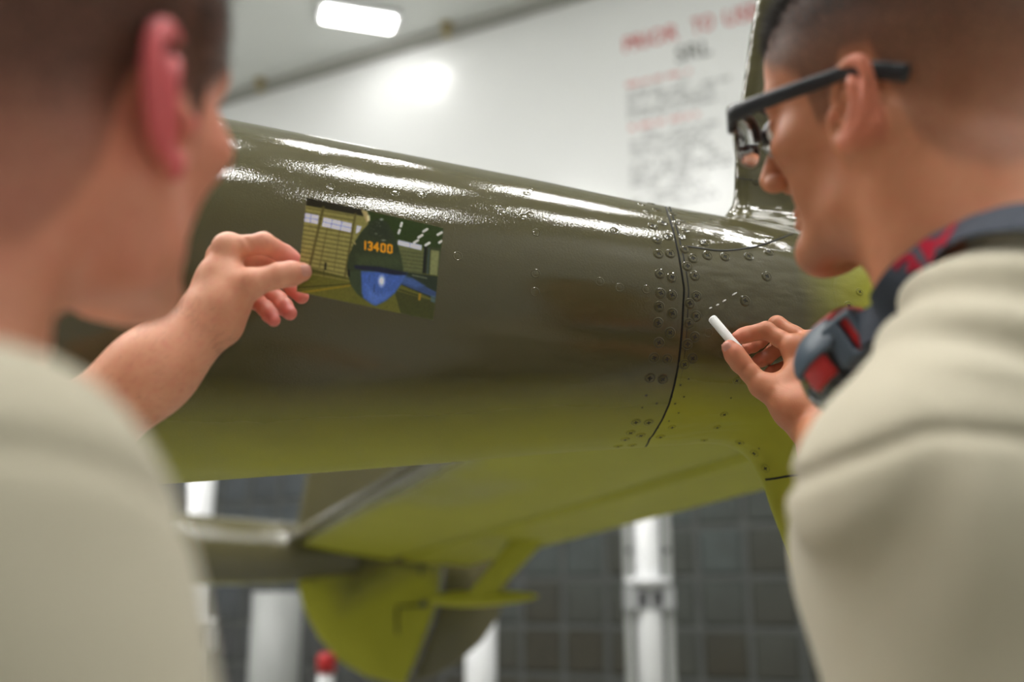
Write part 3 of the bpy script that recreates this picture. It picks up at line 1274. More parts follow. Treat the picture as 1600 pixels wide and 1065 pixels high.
# far boom
ab = (TE_f - LE_f)
ab[2] = 0
ab /= np.linalg.norm(ab)
nb_ = np.array([ab[1], -ab[0], 0])
FB = P(462, 861, 5.36)
tt_ = np.linspace(-3.4, 0.35, 40)
rad = np.interp(tt_, [-3.4, -1.0, 0.0, .35], [.30, .205, .16, .10])
pts = [FB + ab * t + ZA * (-.03 * t + (-.012 if t < 0 else -.05 * t)) for t in tt_]
o = MB().tube(pts, rad, 40, True).build('far_boom', M['paint'], tail)
o['label'] = 'olive far boom running off to the left'
zc = FB[2]
attr_prim(o.data, lambda v: sstep(zc - .02 - v[:, 2], .11, .19) * .8)
o = MB().tube([P(452, 832, 5.30) + ab * .02, P(452, 832, 5.30) - ab * .28], [.045, .012], 12).build('boom_fillet', M['paint'], tail)
attr_prim(o.data, lambda v: np.zeros(len(v)))


def fin_plate(name, outline, thick, mat, off=0.0):
    """Plate in the far boom's mid plane; outline in (along boom, up) metres from the boom end."""
    q = MB()
    n_ = len(outline)
    o2 = np.array(outline)
    cen = o2.mean(0)
    layers = [(1.0, 0.0), (.985, thick * .5), (.93, thick * .9), (.7, thick)]
    rings = []
    for sgn in (1, -1):
        for sc_, t in (layers if sgn > 0 else layers[:0:-1] and [l for l in layers[1:]]):
            rings.append((sgn, [FB + ab * x + ZA * y + nb_ * sgn * t for x, y in (cen + (o2 - cen) * sc_)]))
    front = [r for s_, r in rings if s_ > 0]
    back = [r for s_, r in rings if s_ < 0]
    base = front[0]
    for seq, flip in ((front, False), ([base] + back, True)):
        for A2, B2 in zip(seq[:-1], seq[1:]):
            fs_ = [(k, (k + 1) % n_, n_ + (k + 1) % n_, n_ + k) for k in range(n_)]
            q.add(A2 + B2, [f[::-1] if flip else f for f in fs_], True)
        last = seq[-1]
        q.add(last, [tuple(range(n_)) if not flip else tuple(reversed(range(n_)))], True)
    return q.build(name, mat, tail)


def far_sz(px, py):
    d = ray(px, py)
    o_ = np.array([0, 0, CAM_H])
    t = ((FB - o_) @ nb_) / (d @ nb_)
    q_ = o_ + d * t - FB
    return (q_ @ ab, q_[2])


low_fin = [far_sz(*p) for p in ((458, 868), (463, 905), (474, 950), (497, 995), (530, 1032), (570, 1056), (610, 1068), (632, 1070), (650, 1030), (672, 975), (686, 930), (694, 880), (700, 840), (560, 835))]
o = fin_plate('lower_fin', catmull(low_fin + low_fin[:1], 4)[:-1] if False else low_fin, .045, M['paint'])
o['label'] = 'rounded lower fin in yellow-green primer'
attr_prim(o.data, lambda v: .97 * sstep(FB[2] - v[:, 2], .03, .16))
rud = [far_sz(*p) for p in ((697, 838), (692, 930), (678, 975), (656, 1030), (640, 1068), (675, 1058), (715, 1036), (752, 1003), (780, 962), (796, 915), (800, 870), (796, 838))]
o = fin_plate('rudder', rud, .038, M['paint'])
o['label'] = 'olive rudder behind the lower fin'
attr_prim(o.data, lambda v: np.zeros(len(v)))
up_fin = [far_sz(*p) for p in ((458, 860), (463, 820), (478, 745), (505, 680), (550, 625), (600, 600), (640, 595), (690, 615), (690, 860))]
o = fin_plate('upper_fin', up_fin, .045, M['paint'])
o['label'] = 'olive upper fin beyond the stabilizer'
attr_prim(o.data, lambda v: np.zeros(len(v)))
# trim tab outline on the far fin
gl = MB()
def fp(px, py):
    x, y = far_sz(px, py)
    return FB + ab * x + ZA * y + nb_ * .0462
for A3, B3 in (((620, 948), (620, 990)), ((620, 947), (660, 945)), ((657, 880), (657, 900))):
    gl.tube([fp(*A3), fp(*B3)], .006, 6)
gl.build('tab_gap', M['gap'], tail)
MB().tube([fp(660, 943) - nb_ * .0, fp(660, 943) + nb_ * .03], .02, 10).build('hinge_boss', M['dark_metal'], tail)

# ------------------------------------------------------------------ people
def frame(yaw, pitch, roll=0.0):
    """Columns: right, forward, up.  yaw > 0 turns to the right, pitch > 0 looks up."""
    y, p, r = map(math.radians, (yaw, pitch, roll))
    f0 = np.array([math.sin(y), math.cos(y), 0])
    rt = np.array([math.cos(y), -math.sin(y), 0])
    f = f0 * math.cos(p) + ZA * math.sin(p)
    u = np.cross(rt, f)
    rt2 = rt * math.cos(r) - u * math.sin(r)
    u2 = u * math.cos(r) + rt * math.sin(r)
    return np.stack([rt2, f, u2], 1)


def add_head(S, c, R, sc=1.0, flare=.56, ear=1.0):
    """Head primitives; local axes x right, y forward, z up, origin between the ears."""
    def w(x, y, z):
        return c + R @ (np.array([x, y, z]) * sc)

    def ell(x, y, z, a, b, d, k, sub=False, Q=None):
        S.ell(w(x, y, z), np.array([a, b, d]) * sc, R if Q is None else R @ Q, k * sc, sub)

    def cone(a, b, r1, r2, k, sub=False):
        S.cone(w(*a), w(*b), r1 * sc, r2 * sc, k * sc, sub)
    ell(0, -.020, .042, .074, .094, .084, .01)
    ell(0, .034, .046, .064, .056, .060, .03)
    ell(0, .026, -.030, .062, .059, .070, .03)
    for s in (-1, 1):
        cone((s * .053, -.002, -.040), (s * .046, .015, -.068), .016, .015, .025)
        cone((s * .046, .015, -.068), (s * .020, .066, -.090), .015, .015, .02)
        ell(s * .046, .056, -.014, .020, .018, .014, .022)
        cone((s * .010, .088, .023), (s * .046, .068, .026), .008, .008, .014)
    ell(0, .074, -.092, .020, .016, .016, .018)
    for s in (-1, 1):
        ell(s * .032, .094, .006, .016, .014, .010, .010, True)
    for s in (-1, 1):
        ell(s * .031, .072, .006, .0135, .0130, .0110, .004)
        cone((s * .018, .080, .010), (s * .044, .074, .009), .004, .004, .004)
    cone((0, .088, .016), (0, .108, -.024), .0075, .0105, .010)
    for s in (-1, 1):
        ell(s * .0125, .098, -.030, .0075, .010, .0075, .006)
        ell(s * .006, .102, -.037, .0035, .005, .004, .003, True)
    for zz, rr_, yy in ((-.056, .0044, .0872), (-.0650, .0050, .0862)):
        cone((-.022, yy - .012, zz - .002), (0, yy, zz), rr_ * .6, rr_, .006)
        cone((.022, yy - .012, zz - .002), (0, yy, zz), rr_ * .6, rr_, .006)
    cone((-.024, .080, -.0605), (0, .0930, -.0602), .0006, .0008, .003, True)
    cone((.024, .080, -.0605), (0, .0930, -.0602), .0006, .0008, .003, True)
    # ears
    for s in (-1, 1):
        def e(bk, z, out=0.0):
            bk, z = bk * .92 * ear, z * .90 * (1 + (ear - 1) * .3)
            bk2 = bk + z * .16
            return np.array([s * (.0705 + flare * bk + out), .012 - bk2, z - .004])
        fl = math.atan(flare)
        Q = np.stack([np.array([s * math.cos(fl), math.sin(fl), 0]), np.array([-s * math.sin(fl), math.cos(fl), 0]), ZA], 1)
        pl = e(.018, .0, -.001)
        ell(*pl, .0024, .0125, .0220, .004, False, Q)
        hx = [e(*q) for q in ((.005, .001), (.001, .010), (.001, .021), (.008, .0295), (.018, .0325), (.0275, .028), (.0325, .015), (.0325, .0), (.029, -.013), (.0235, -.022))]
        hx = catmull(hx, 3)
        rad_ = np.interp(np.linspace(0, 1, len(hx)), [0, .2, .5, .8, 1], [.0026, .0036, .0043, .0042, .0040])
        S.chain([c + R @ (p * sc) for p in hx], rad_ * sc, .0025 * sc)
        ah = catmull([e(.014, .020, .002), e(.022, .012, .003), e(.0235, -.002, .003), e(.019, -.014, .002)], 3)
        S.chain([c + R @ (p * sc) for p in ah], [.0034 * sc] * len(ah), .004 * sc)
        lb = e(.0145, -.0265, .001)
        ell(*lb, .0045, .0080, .0078, .006, False, Q)
        tg = e(.002, -.005, .004)
        ell(*tg, .0040, .0045, .0070, .004, False, Q)
        cn = e(.0120, -.001, .008)
        ell(*cn, .0110, .0072, .0125, .003, True, Q)
        ell(*e(.011, .019, .005), .0050, .0040, .0065, .003, True, Q)
        cone(tuple(e(.004, -.022)), tuple(e(.001, -.012)), .004, .004, .006)
    return w


ZL_Y = np.array([-.13, -.09, -.06, -.045, -.032, -.02, .0, .008, .014, .028, .036, .050, .062, .078, .09, .12])
ZL_Z = np.array([-.070, -.070, -.058, -.040, -.004, .030, .030, .016, -.012, -.010, .026, .036, .040, .056, .066, .085])


def hair_density(L, soft, shift=0.0, base=.45, z0=-.03, z1=.06):
    """L: points in head axes; 0 bare skin .. 1 full hair."""
    zl = np.interp(L[:, 1], ZL_Y, ZL_Z) + shift
    ear = (np.abs(L[:, 0]) > .0785) & (L[:, 1] > -.05) & (L[:, 1] < .02) & (np.abs(L[:, 2]) < .04)
    sf = soft + (.014 - soft) * sstep(L[:, 1], .035, .06)
    d = sstep(L[:, 2] - zl, -.004, .012) * (base + (1 - base) * sstep(L[:, 2], z0, z1))
    d = np.maximum(d, sstep(L[:, 1], .035, .06) * sstep(L[:, 2] - zl, -.004, .014))
    return np.where(ear, 0, d)


def add_hand(S, J, wrist, wr_r, fr, palm_r, thenar_k=.012):
    """J: finger name -> list of joints [MCP, PIP, DIP, TIP] (thumb: CMC, MCP, IP, TIP)."""
    names = ('index', 'middle', 'ring', 'pinky')
    for k_, nme in enumerate(names):
        S.cone(wrist, J[nme][0], palm_r * 1.05, palm_r * .86, .014)
    for a, b in zip(names[:-1], names[1:]):
        S.cone(J[a][0], J[b][0], palm_r * .80, palm_r * .78, .008)
        S.cone((J[a][0] + wrist) / 2, (J[b][0] + wrist) / 2, palm_r * .95, palm_r * .95, .012)
    S.cone(wrist, J['thumb'][0], wr_r * .72, fr['thumb'] * 1.5, .02)
    S.cone(J['thumb'][0], J['thumb'][1], fr['thumb'] * 1.45, fr['thumb'] * 1.12, thenar_k)
    S.cone(J['thumb'][0], (J['index'][0] + wrist) / 2, fr['thumb'] * 1.25, palm_r * .9, .016)
    S.cone(J['thumb'][1], J['index'][0] * .6 + wrist * .4, fr['thumb'] * .62, palm_r * .6, .016)   # web of skin
    t = J['thumb']
    r = fr['thumb']
    S.chain([t[1], t[1] * .5 + t[2] * .5, t[2], t[2] * .45 + t[3] * .55, t[3]], [r * 1.08, r * .96, r * 1.02, r * 1.0, r * .80], .004)
    for nme in names:
        f, r = J[nme], fr[nme]
        mid1, mid2 = (f[0] + f[1]) / 2, (f[1] + f[2]) / 2
        S.chain([f[0], mid1, f[1], mid2, f[2], (f[2] + f[3]) / 2, f[3]],
                [r * 1.22, r * 1.04, r * 1.08, r * .95, r * .95, r * .92, r * .76], .0035)


def nails(parent, J, fr, dorsal):
    for nme in dorsal:
        a, b = J[nme][2], J[nme][3]
        ax = b - a
        ax /= np.linalg.norm(ax)
        dv = np.asarray(dorsal[nme], float)
        dv = dv - ax * (dv @ ax)
        dv /= np.linalg.norm(dv)
        sd = np.cross(ax, dv)
        r = fr[nme]
        q = MB()
        rows_ = []
        for v in np.linspace(-1, 1, 9):
            row = []
            for u_ in np.linspace(-1, 1, 9):
                edge = max(abs(u_), abs(v)) ** 6
                ang = u_ * 0.72 * math.sqrt(max(0, 1 - .35 * max(0, abs(v)) ** 4))
                rad_ = r * (.90 - .12 * edge) * (1 - .16 * max(v, 0) ** 2)
                row.append(b + ax * (r * (.10 + .58 * v)) + dv * rad_ * math.cos(ang) + sd * rad_ * math.sin(ang))
            rows_.append(row)
        V = np.array(rows_)
        q.grid(V)
        n_ = np.cross(V[1, 0] - V[0, 0], V[0, 1] - V[0, 0])
        if n_ @ dv < 0:
            q.f = [f[::-1] for f in q.f]
        q.build('fingernail', M['nail'], parent)


def strands(name, V, N, dens, L, count, seed, lengths, width, flow, mat, parent):
    """Short hairs: three-sided slivers growing from the scalp."""
    r = np.random.default_rng(seed)
    p = dens / dens.sum()
    i = r.choice(len(V), count, p=p)
    base = V[i] + r.normal(0, .0008, (count, 3)) - N[i] * .0006
    fl = flow(L[i])
    d = N[i] * .42 + fl * .80 + r.normal(0, .22, (count, 3))
    d /= np.linalg.norm(d, axis=1)[:, None]
    ln = lengths(L[i], dens[i]) * r.uniform(.7, 1.25, count)
    a = np.cross(d, r.normal(size=(count, 3)))
    a /= np.linalg.norm(a, axis=1)[:, None]
    b = np.cross(d, a)
    w = width
    vs = np.stack([base + a * w, base - a * w * .5 + b * w * .87, base - a * w * .5 - b * w * .87, base + d * ln[:, None]], 1)
    o_ = np.arange(count)[:, None] * 4
    F = np.concatenate([o_ + np.array([[0, 1, 3]]), o_ + np.array([[1, 2, 3]]), o_ + np.array([[2, 0, 3]])])
    me_ = fast_mesh(name, vs.reshape(-1, 3), F)
    me_.polygons.foreach_set('use_smooth', np.zeros(len(F), bool))
    ob = link(name, me_, mat, parent)
    ob['kind'] = 'stuff'
    return ob


def chunked(S, lo, hi, fine, coarse_h):
    """fine: list of (centre, radius, cell). Finer cells near faces and hands."""
    ch = []
    for c, r, h in fine:
        c = np.asarray(c)
        ch.append(mesh_sdf(S, c - r - .01, c + r + .01, h, lambda q, c=c, r=r: ((q - c) ** 2).sum(1) < r * r))
    def rest(q):
        m = np.ones(len(q), bool)
        for c, r, h in fine:
            m &= ((q - np.asarray(c)) ** 2).sum(1) > (r - coarse_h * 1.2) ** 2
        return m
    ch.append(mesh_sdf(S, lo, hi, coarse_h, rest))
    return join_chunks(ch)


def lower_body(S, hips, rt, fw, feet_z=0.0, stance=.10, knee_fwd=.03):
    for s in (-1, 1):
        hp = hips + rt * s * .085
        kn = np.array([*(hips + rt * s * stance + fw * knee_fwd)[:2], .50])
        an = np.array([*(hips + rt * s * (stance + .02))[:2], .10])
        S.chain([hp, hp * .5 + kn * .5, kn, an], [.095, .085, .066, .058], .03)


def boots(parent, hips, rt, fw, stance=.10):
    for s in (-1, 1):
        S = SDF()
        an = np.array([*(hips + rt * s * (stance + .02))[:2], 0.0])
        S.cone(an + ZA * .17, an + ZA * .06, .055, .05, .01)
        S.cone(an + ZA * .052 - fw * .03, an + ZA * .05 + fw * .15, .047, .042, .03)
        S.post = lambda p, d: np.maximum(d, .004 - p[:, 2])
        v, f, n_ = mesh_sdf(S, an - .25 + ZA * .2, an + .25, .008)
        link('boot', fast_mesh('boot', v, f, n_), M['boot'], parent)


# ================================================================== man on the left, holding the photograph
RL_ = frame(17, 14, 9)
earL = P(272, 150, .45)
cL = earL - RL_ @ np.array([.079, -.008, 0])
manL = thing('person', 'man at left in sand t-shirt, seen from behind, holding up the photograph', 'person', (0, 0, 0))
psi = math.radians(60)
fwL = np.array([math.sin(psi), math.cos(psi), 0])
rtL = np.array([math.cos(psi), -math.sin(psi), 0])
nbL = np.array([-.284, .425, 1.488])
RSL = np.array([-.174, .315, 1.412])
LSL = np.array([-.325, .600, 1.38])
ELB = np.array([-.442, .81, 1.45])
WRL = P(327, 503, .885)
fr = {'thumb': .0108, 'index': .0092, 'middle': .0094, 'ring': .0088, 'pinky': .0078}
JL = {
    'thumb': [P(352, 474, .884), P(394, 442, .880), P(436, 430, .886), P(472, 425, .893)],
    'index': [P(357, 389, .900), P(412, 380, .904), P(444, 397, .916), P(464, 412, .9165)],
    'middle': [P(350, 402, .922), P(418, 404, .944), P(452, 440, .956), P(471, 463, .944)],
    'ring': [P(346, 425, .935), P(404, 438, .950), P(434, 468, .940), P(453, 489, .927)],
    'pinky': [P(341, 450, .935), P(390, 462, .935), P(415, 482, .918), P(428, 500, .906)],
}
SB = SDF()
wL = add_head(SB, cL, RL_, 1.0, .30, 1.3)
SB.cone(wL(-.004, -.030, -.02), nbL + ZA * .01, .056, .060, .03)
SB.cone(wL(-.022, -.036, -.042), nbL + np.array([-.022, .02, -.05]), .040, .046, .025)
SB.cone(wL(.046, -.045, -.03), nbL + np.array([.03, .01, -.04]), .015, .015, .03)
for q_ in (RSL, LSL):
    SB.cone(nbL - ZA * .02, q_, .052, .045, .05)
SB.ell((RSL + LSL) / 2 * [1, 1, 0] + ZA * 1.22, (.160, .105, .22), np.stack([rtL, fwL, ZA], 1), .04)
SB.ell((RSL + LSL) / 2 * [1, 1, 0] + ZA * 0.98, (.150, .105, .16), np.stack([rtL, fwL, ZA], 1), .05)
SB.chain([LSL, ELB], [.052, .042], .03)
fa1 = ELB * .62 + WRL * .38
SB.chain([ELB, fa1, ELB * .25 + WRL * .75, WRL], [.041, .0405, .032, .0265], .03)
RE = np.array([-.098, .36, 1.10])
RW_ = np.array([-.02, .52, .98])
SB.chain([RSL, RE, RW_], [.050, .040, .027], .03)
SB.cone(RW_, RW_ + np.array([.06, .06, -.05]), .03, .022, .02)
add_hand(SB, JL, WRL + (JL['middle'][0] - WRL) * .12, .0265, fr, .0165)
# ulnar corner of the wrist
SB.ell(P(352, 508, .895), (.013, .013, .013), None, .012)
# creases: web of the thumb and finger joints
SB.cone(P(386, 372, .893), P(399, 408, .889), .0008, .0012, .004, True)
hand_c = P(400, 440, .915)
VL, FL, NL = chunked(SB, (-.62, .02, .80), (.08, 1.02, 1.80), [(cL + np.array([0, 0, -.02]), .165, .0019), (hand_c, .085, .0011)], .0045)
LLc = (VL - cL) @ RL_
hd = hair_density(LLc, .05, -.018, .40, -.05, .01) * (((VL - cL) ** 2).sum(1) < .16 ** 2)
ear_m = sstep(np.abs(LLc[:, 0]), .0762, .0800) * (np.abs(LLc[:, 2]) < .045) * (np.abs(LLc[:, 1]) < .06) * (((VL - cL) ** 2).sum(1) < .13 ** 2)
flush = ear_m * 1.0
for nme in ('index', 'middle', 'ring', 'pinky', 'thumb'):
    for j_, (amt, rad_) in enumerate(((.0, .02), (.25, .014), (.5, .016), (.75, .018))):
        dd = np.sqrt(((VL - JL[nme][j_]) ** 2).sum(1))
        a_ = amt * (.25 if nme == 'thumb' else 1.0)
        flush = np.maximum(flush, a_ * np.exp(-(dd / rad_) ** 2))
flush = np.maximum(flush, .22 * np.exp(-(((VL - wL(.03, -.06, -.06)) ** 2).sum(1) / .06 ** 2)))
flush = np.maximum(flush, .26 * (((VL - cL) ** 2).sum(1) < .17 ** 2) * sstep(LLc[:, 2], -.16, -.05))
me = fast_mesh('body', VL, FL, NL, {'hair_root': hd * .95, 'flush': flush})
bodyL = link('body', me, M['skin_pale'], manL)
bodyL['label'] = 'pale reddish skin of head, neck, forearm and pinching hand'
nails(manL, JL, fr, {'thumb': P(480, 400, .80) - JL['thumb'][3]})
flowL = lambda L: (np.stack([np.zeros(len(L)), -np.ones(len(L)) * .75, -.45 - 0 * L[:, 1]], 1)) @ RL_.T
mL = np.where(LLc[:, 2] > -.08, hd, 0) ** 1.5
strands('hair', VL, NL, mL, LLc, 26000, 3, lambda L, d: .003 + .012 * sstep(L[:, 2], .0, .09), .00022, flowL, M['hair_brown'], manL)


fu_ = ELB - WRL
tt2 = ((VL - WRL) @ fu_) / (fu_ @ fu_)
armd = sstep(tt2, -.05, .25) * (tt2 < 1.0) * (((VL - WRL - tt2[:, None] * fu_) ** 2).sum(1) < .05 ** 2)
strands('arm_hair', VL, NL, armd + 1e-9, LLc, 2600, 9, lambda L, d: .008 + 0 * d, .00007, lambda L: np.tile(-fu_ / np.linalg.norm(fu_), (len(L), 1)), M['hair_brown'], manL)


def shirt(prims, lo, hi, h, post, parent, name='t_shirt'):
    S = SDF()
    prims(S)
    S.post = post
    v, f, n_ = mesh_sdf(S, lo, hi, h)
    return link(name, fast_mesh(name, v, f, n_), M['shirt'], parent)


def prims_L(S):
    for q_ in (RSL, LSL):
        S.cone(nbL - ZA * .030 - fwL * .005, q_ + ZA * .004, .060, .058, .04)
    S.ell((RSL + LSL) / 2 * [1, 1, 0] + ZA * 1.22, (.176, .120, .22), np.stack([rtL, fwL, ZA], 1), .05)
    S.ell((RSL + LSL) / 2 * [1, 1, 0] + ZA * 1.00, (.172, .125, .18), np.stack([rtL, fwL, ZA], 1), .06)
    ue = RSL * .25 + RE * .75
    S.chain([RSL, (RSL + ue) / 2, ue], [.060, .064, .068], .03)
    S.chain([LSL, LSL * .35 + ELB * .65], [.060, .058], .03)
    # neck opening
    S.cone(wL(0, -.02, -.02), nbL - ZA * .012 + fwL * .012, .060, .066, .006, True)


qL = RSL + np.array([0, 0, .06])


def post_L(p, d):
    q = p - qL
    down = sstep(-q[:, 2], .0, .12)
    ang = np.arctan2(q[:, 0] * .8 - q[:, 1] * .6, -q[:, 2] + .02)
    d = d + .0075 * down * np.sin(7.5 * ang + 9 * p[:, 2] + 1.2)
    d = d + .0025 * np.sin(26 * p[:, 0] + 34 * p[:, 2] + 11 * p[:, 1]) * down
    # sleeve seam
    sp = (p - (RSL + np.array([-.01, .0, .0]))) @ np.array([.25, -.30, -.92])
    d = d + .0035 * np.exp(-(sp / .004) ** 2) * (p[:, 1] < .42)
    d = np.maximum(d, .84 - p[:, 2])
    return d


shirtL = shirt(prims_L, (-.60, .05, .80), (.05, .90, 1.62), .0045, post_L, manL)
shirtL['label'] = 'plain sand-coloured cotton t-shirt'
hipsL = (RSL + LSL) / 2 * [1, 1, 0] + ZA * .95
S = SDF()
S.ell(hipsL - ZA * .03, (.165, .12, .13), np.stack([rtL, fwL, ZA], 1), .03)
lower_body(S, hipsL - ZA * .06, rtL, fwL)
S.post = lambda p, d: np.maximum(d, p[:, 2] - .93)
v, f, n_ = mesh_sdf(S, hipsL - np.array([.32, .32, .95]), hipsL + np.array([.32, .32, .1]), .008)
link('trousers', fast_mesh('trousers', v, f, n_), M['trousers'], manL)
boots(manL, hipsL, rtL, fwL)

# ================================================================== man on the right, holding the chalk
RR = frame(-43, 4, -13)
cR = np.array([.282, .665, 1.744])
manR = thing('person', 'man at right in sand t-shirt and black glasses, holding up a stick of chalk', 'person', (0, 0, 0))
bt = math.radians(-45)
fwR = np.array([math.sin(bt), math.cos(bt), 0])
rtR = np.array([math.cos(bt), -math.sin(bt), 0])
nbR = np.array([.345, .60, 1.575])
LSR = np.array([.222, .515, 1.440])
RSR = np.array([.455, .73, 1.44])
ELR = np.array([.310, .765, 1.40])
WRR = P(1272, 664, 1.005)
frR = {'thumb': .0102, 'index': .0086, 'middle': .0088, 'ring': .0082, 'pinky': .0074}
JR = {
    'thumb': [P(1236, 638, 1.005), P(1190, 602, 1.020), P(1157, 566, 1.030), P(1140, 543, 1.034)],
    'index': [P(1242, 543, 1.040), P(1197, 516, 1.058), P(1169, 522, 1.062), P(1152, 527, 1.056)],
    'middle': [P(1268, 538, 1.062), P(1214, 507, 1.086), P(1186, 532, 1.092), P(1166, 545, 1.080)],
    'ring': [P(1274, 558, 1.078), P(1218, 540, 1.100), P(1198, 558, 1.098), P(1180, 566, 1.090)],
    'pinky': [P(1274, 582, 1.082), P(1232, 572, 1.104), P(1212, 580, 1.100), P(1198, 586, 1.094)],
}
SB = SDF()
wR = add_head(SB, cR, RR, 1.0, .32)
SB.cone(wR(0, -.028, -.02), nbR, .058, .064, .03)
SB.cone(wR(0, -.008, -.055), nbR + fwR * .05 - ZA * .06, .045, .052, .03)
SB.cone(wR(-.058, -.022, -.03), nbR + fwR * .085 - rtR * .02 - ZA * .05, .017, .016, .03)
for q_ in (LSR, RSR):
    SB.cone(nbR - ZA * .02, q_, .055, .046, .05)
chR = (LSR + RSR) / 2 * [1, 1, 0]
TR = np.stack([rtR, fwR, ZA], 1)
SB.ell(chR + ZA * 1.27, (.165, .110, .22), TR, .04)
SB.ell(chR + ZA * 1.00 - fwR * .02, (.155, .11, .17), TR, .05)
SB.chain([LSR, ELR], [.053, .043], .03)
SB.chain([ELR, ELR * .6 + WRR * .4, ELR * .2 + WRR * .8, WRR], [.041, .037, .027, .0255], .02)
REr = np.array([.56, .80, 1.16])
SB.chain([RSR, REr, REr + np.array([-.08, .2, -.06])], [.05, .041, .028], .03)
add_hand(SB, JR, WRR + (JR['middle'][0] - WRR) * .10, .027, frR, .0160)
SB.cone(P(1187, 560, 1.028), P(1202, 576, 1.018), .0008, .0010, .004, True)
hand_c = P(1215, 590, 1.05)
VR, FR, NR = chunked(SB, (.0, .20, .80), (.78, 1.20, 1.90), [(cR + np.array([0, 0, -.02]), .165, .0017), (hand_c, .105, .0011)], .0045)
LRc = (VR - cR) @ RR
nearR = ((VR - cR) ** 2).sum(1) < .16 ** 2
hdR = hair_density(LRc, .05) * nearR
ear_m = sstep(np.abs(LRc[:, 0]), .0770, .0810) * sstep(LRc[:, 2], -.040, -.026) * (LRc[:, 2] < .045) * sstep(LRc[:, 1], -.034, -.024) * (np.abs(LRc[:, 1]) < .06) * (((VR - cR) ** 2).sum(1) < .13 ** 2)
flush = ear_m * .5
for nme in ('index', 'middle', 'ring', 'pinky', 'thumb'):
    for j_, (amt, rad_) in enumerate(((.1, .014), (.1, .012), (.3, .012), (.5, .015))):
        dd = np.sqrt(((VR - JR[nme][j_]) ** 2).sum(1))
        flush = np.maximum(flush, amt * np.exp(-(dd / rad_) ** 2))
beard = sstep(-LRc[:, 2], .035, .075) * sstep(LRc[:, 1], .01, .05) * nearR * .22
me = fast_mesh('body', VR, FR, NR, {'hair_root': np.maximum(hdR * .88, beard), 'flush': flush})
bodyR = link('body', me, M['skin_tan'], manR)
bodyR['label'] = 'tanned skin of head, neck and hand pinching chalk'
nails(manR, JR, frR, {'thumb': P(1118, 560, .98) - JR['thumb'][3]})
def flowR(L):
    w = (sstep(L[:, 1], .03, .07) * sstep(L[:, 2], .05, .09))
    return np.stack([0 * w, -.6 + 1.3 * w, -.5 + .9 * w], 1) @ RR.T


strands('hair', VR, NR, hdR ** 1.6, LRc, 30000, 4, lambda L, d: .0014 + .018 * sstep(L[:, 2], .045, .10), .00018, flowR, M['hair_dark'], manR)
# eyebrow and eyes
for (nm, wfun, RR_, par, hm) in (('eye', wL, RL_, manL, M['hair_brown']), ('eye', wR, RR, manR, M['hair_dark'])):
    for s in (-1, 1):
        q = MB()
        q.tube([wfun(s * .012, .0975, .026), wfun(s * .028, .095, .031), wfun(s * .044, .081, .030), wfun(s * .052, .071, .025)], [.002, .0042, .0036, .0015], 8)
        q.build('eyebrow', hm, par)
        c_ = wfun(s * .031, .0755, .0045)
        e_ = SDF()
        e_.ell(c_, (.0118, .0118, .0118), RR_, .001)
        v, f, n_ = mesh_sdf(e_, c_ - .016, c_ + .016, .0016)
        eo = link('eye', fast_mesh('eye', v, f, n_), M['eye'], par)
        MB().tube([c_ + RR_[:, 1] * .0108, c_ + RR_[:, 1] * .0124], [.0062, .0035], 16).build('iris', M['iris'], eo)


qR = P(1400, 655, .50)


def prims_R(S):
    S.cone(nbR + ZA * .004 - fwR * .012, LSR + ZA * .012, .067, .063, .05)
    S.cone((.300, .600, 1.556), (.238, .545, 1.464), .056, .058, .04)
    S.cone(nbR - ZA * .010 - fwR * .006, RSR + ZA * .006, .069, .064, .04)
    S.ell(chR + ZA * 1.27 - fwR * .005, (.185, .130, .23), TR, .06)
    S.ell(chR + ZA * 1.00 - fwR * .015, (.178, .135, .19), TR, .06)
    ue = LSR * .38 + ELR * .62
    S.chain([LSR, (LSR + ue) / 2 - ZA * .006, ue - ZA * .004], [.066, .068, .066], .03)
    S.cone(LSR - ZA * .02 + rtR * .015, LSR - ZA * .18 - rtR * .010, .064, .062, .06)     # loose cloth under the arm
    S.chain([RSR, RSR * .4 + REr * .6], [.062, .060], .03)
    S.cone(wR(0, -.02, -.02), nbR + ZA * .004 + fwR * .018, .060, .068, .006, True)


def post_R(p, d):
    q = p - qR
    down = sstep(-q[:, 2], .0, .10)
    ang = np.arctan2(q[:, 0] + .3 * q[:, 1], -q[:, 2] + .03)
    d = d + .0066 * down * np.sin(8.0 * ang + 7 * p[:, 2] + .4) + .0022 * down * np.sin(17 * ang - 13 * p[:, 2])
    up = sstep(q[:, 2], .0, .03) * sstep(q[:, 0], .0, .05)
    d = d + .0040 * up * np.sin(2 * math.pi * (q[:, 2] + .42 * q[:, 0]) / .046)
    sp = q[:, 2] + .009 - .10 * np.abs(q[:, 0]) * -1 + .0
    d = d + .0045 * np.exp(-((q[:, 2] + .012 + .35 * np.maximum(-q[:, 0], 0) + .12 * np.maximum(q[:, 0], 0)) / .0045) ** 2)
    d = np.maximum(d, .84 - p[:, 2])
    return d


shirtR = shirt(prims_R, (.02, .22, .80), (.78, 1.05, 1.72), .0045, post_R, manR)
shirtR['label'] = 'plain sand-coloured cotton t-shirt creased over the shoulder'
hipsR = chR + ZA * .95
S = SDF()
S.ell(hipsR - ZA * .03, (.165, .12, .13), TR, .03)
lower_body(S, hipsR - ZA * .06, rtR, fwR)
S.post = lambda p, d: np.maximum(d, p[:, 2] - .93)
v, f, n_ = mesh_sdf(S, hipsR - np.array([.32, .32, .95]), hipsR + np.array([.32, .32, .1]), .008)
link('trousers', fast_mesh('trousers', v, f, n_), M['trousers'], manR)
boots(manR, hipsR, rtR, fwR)

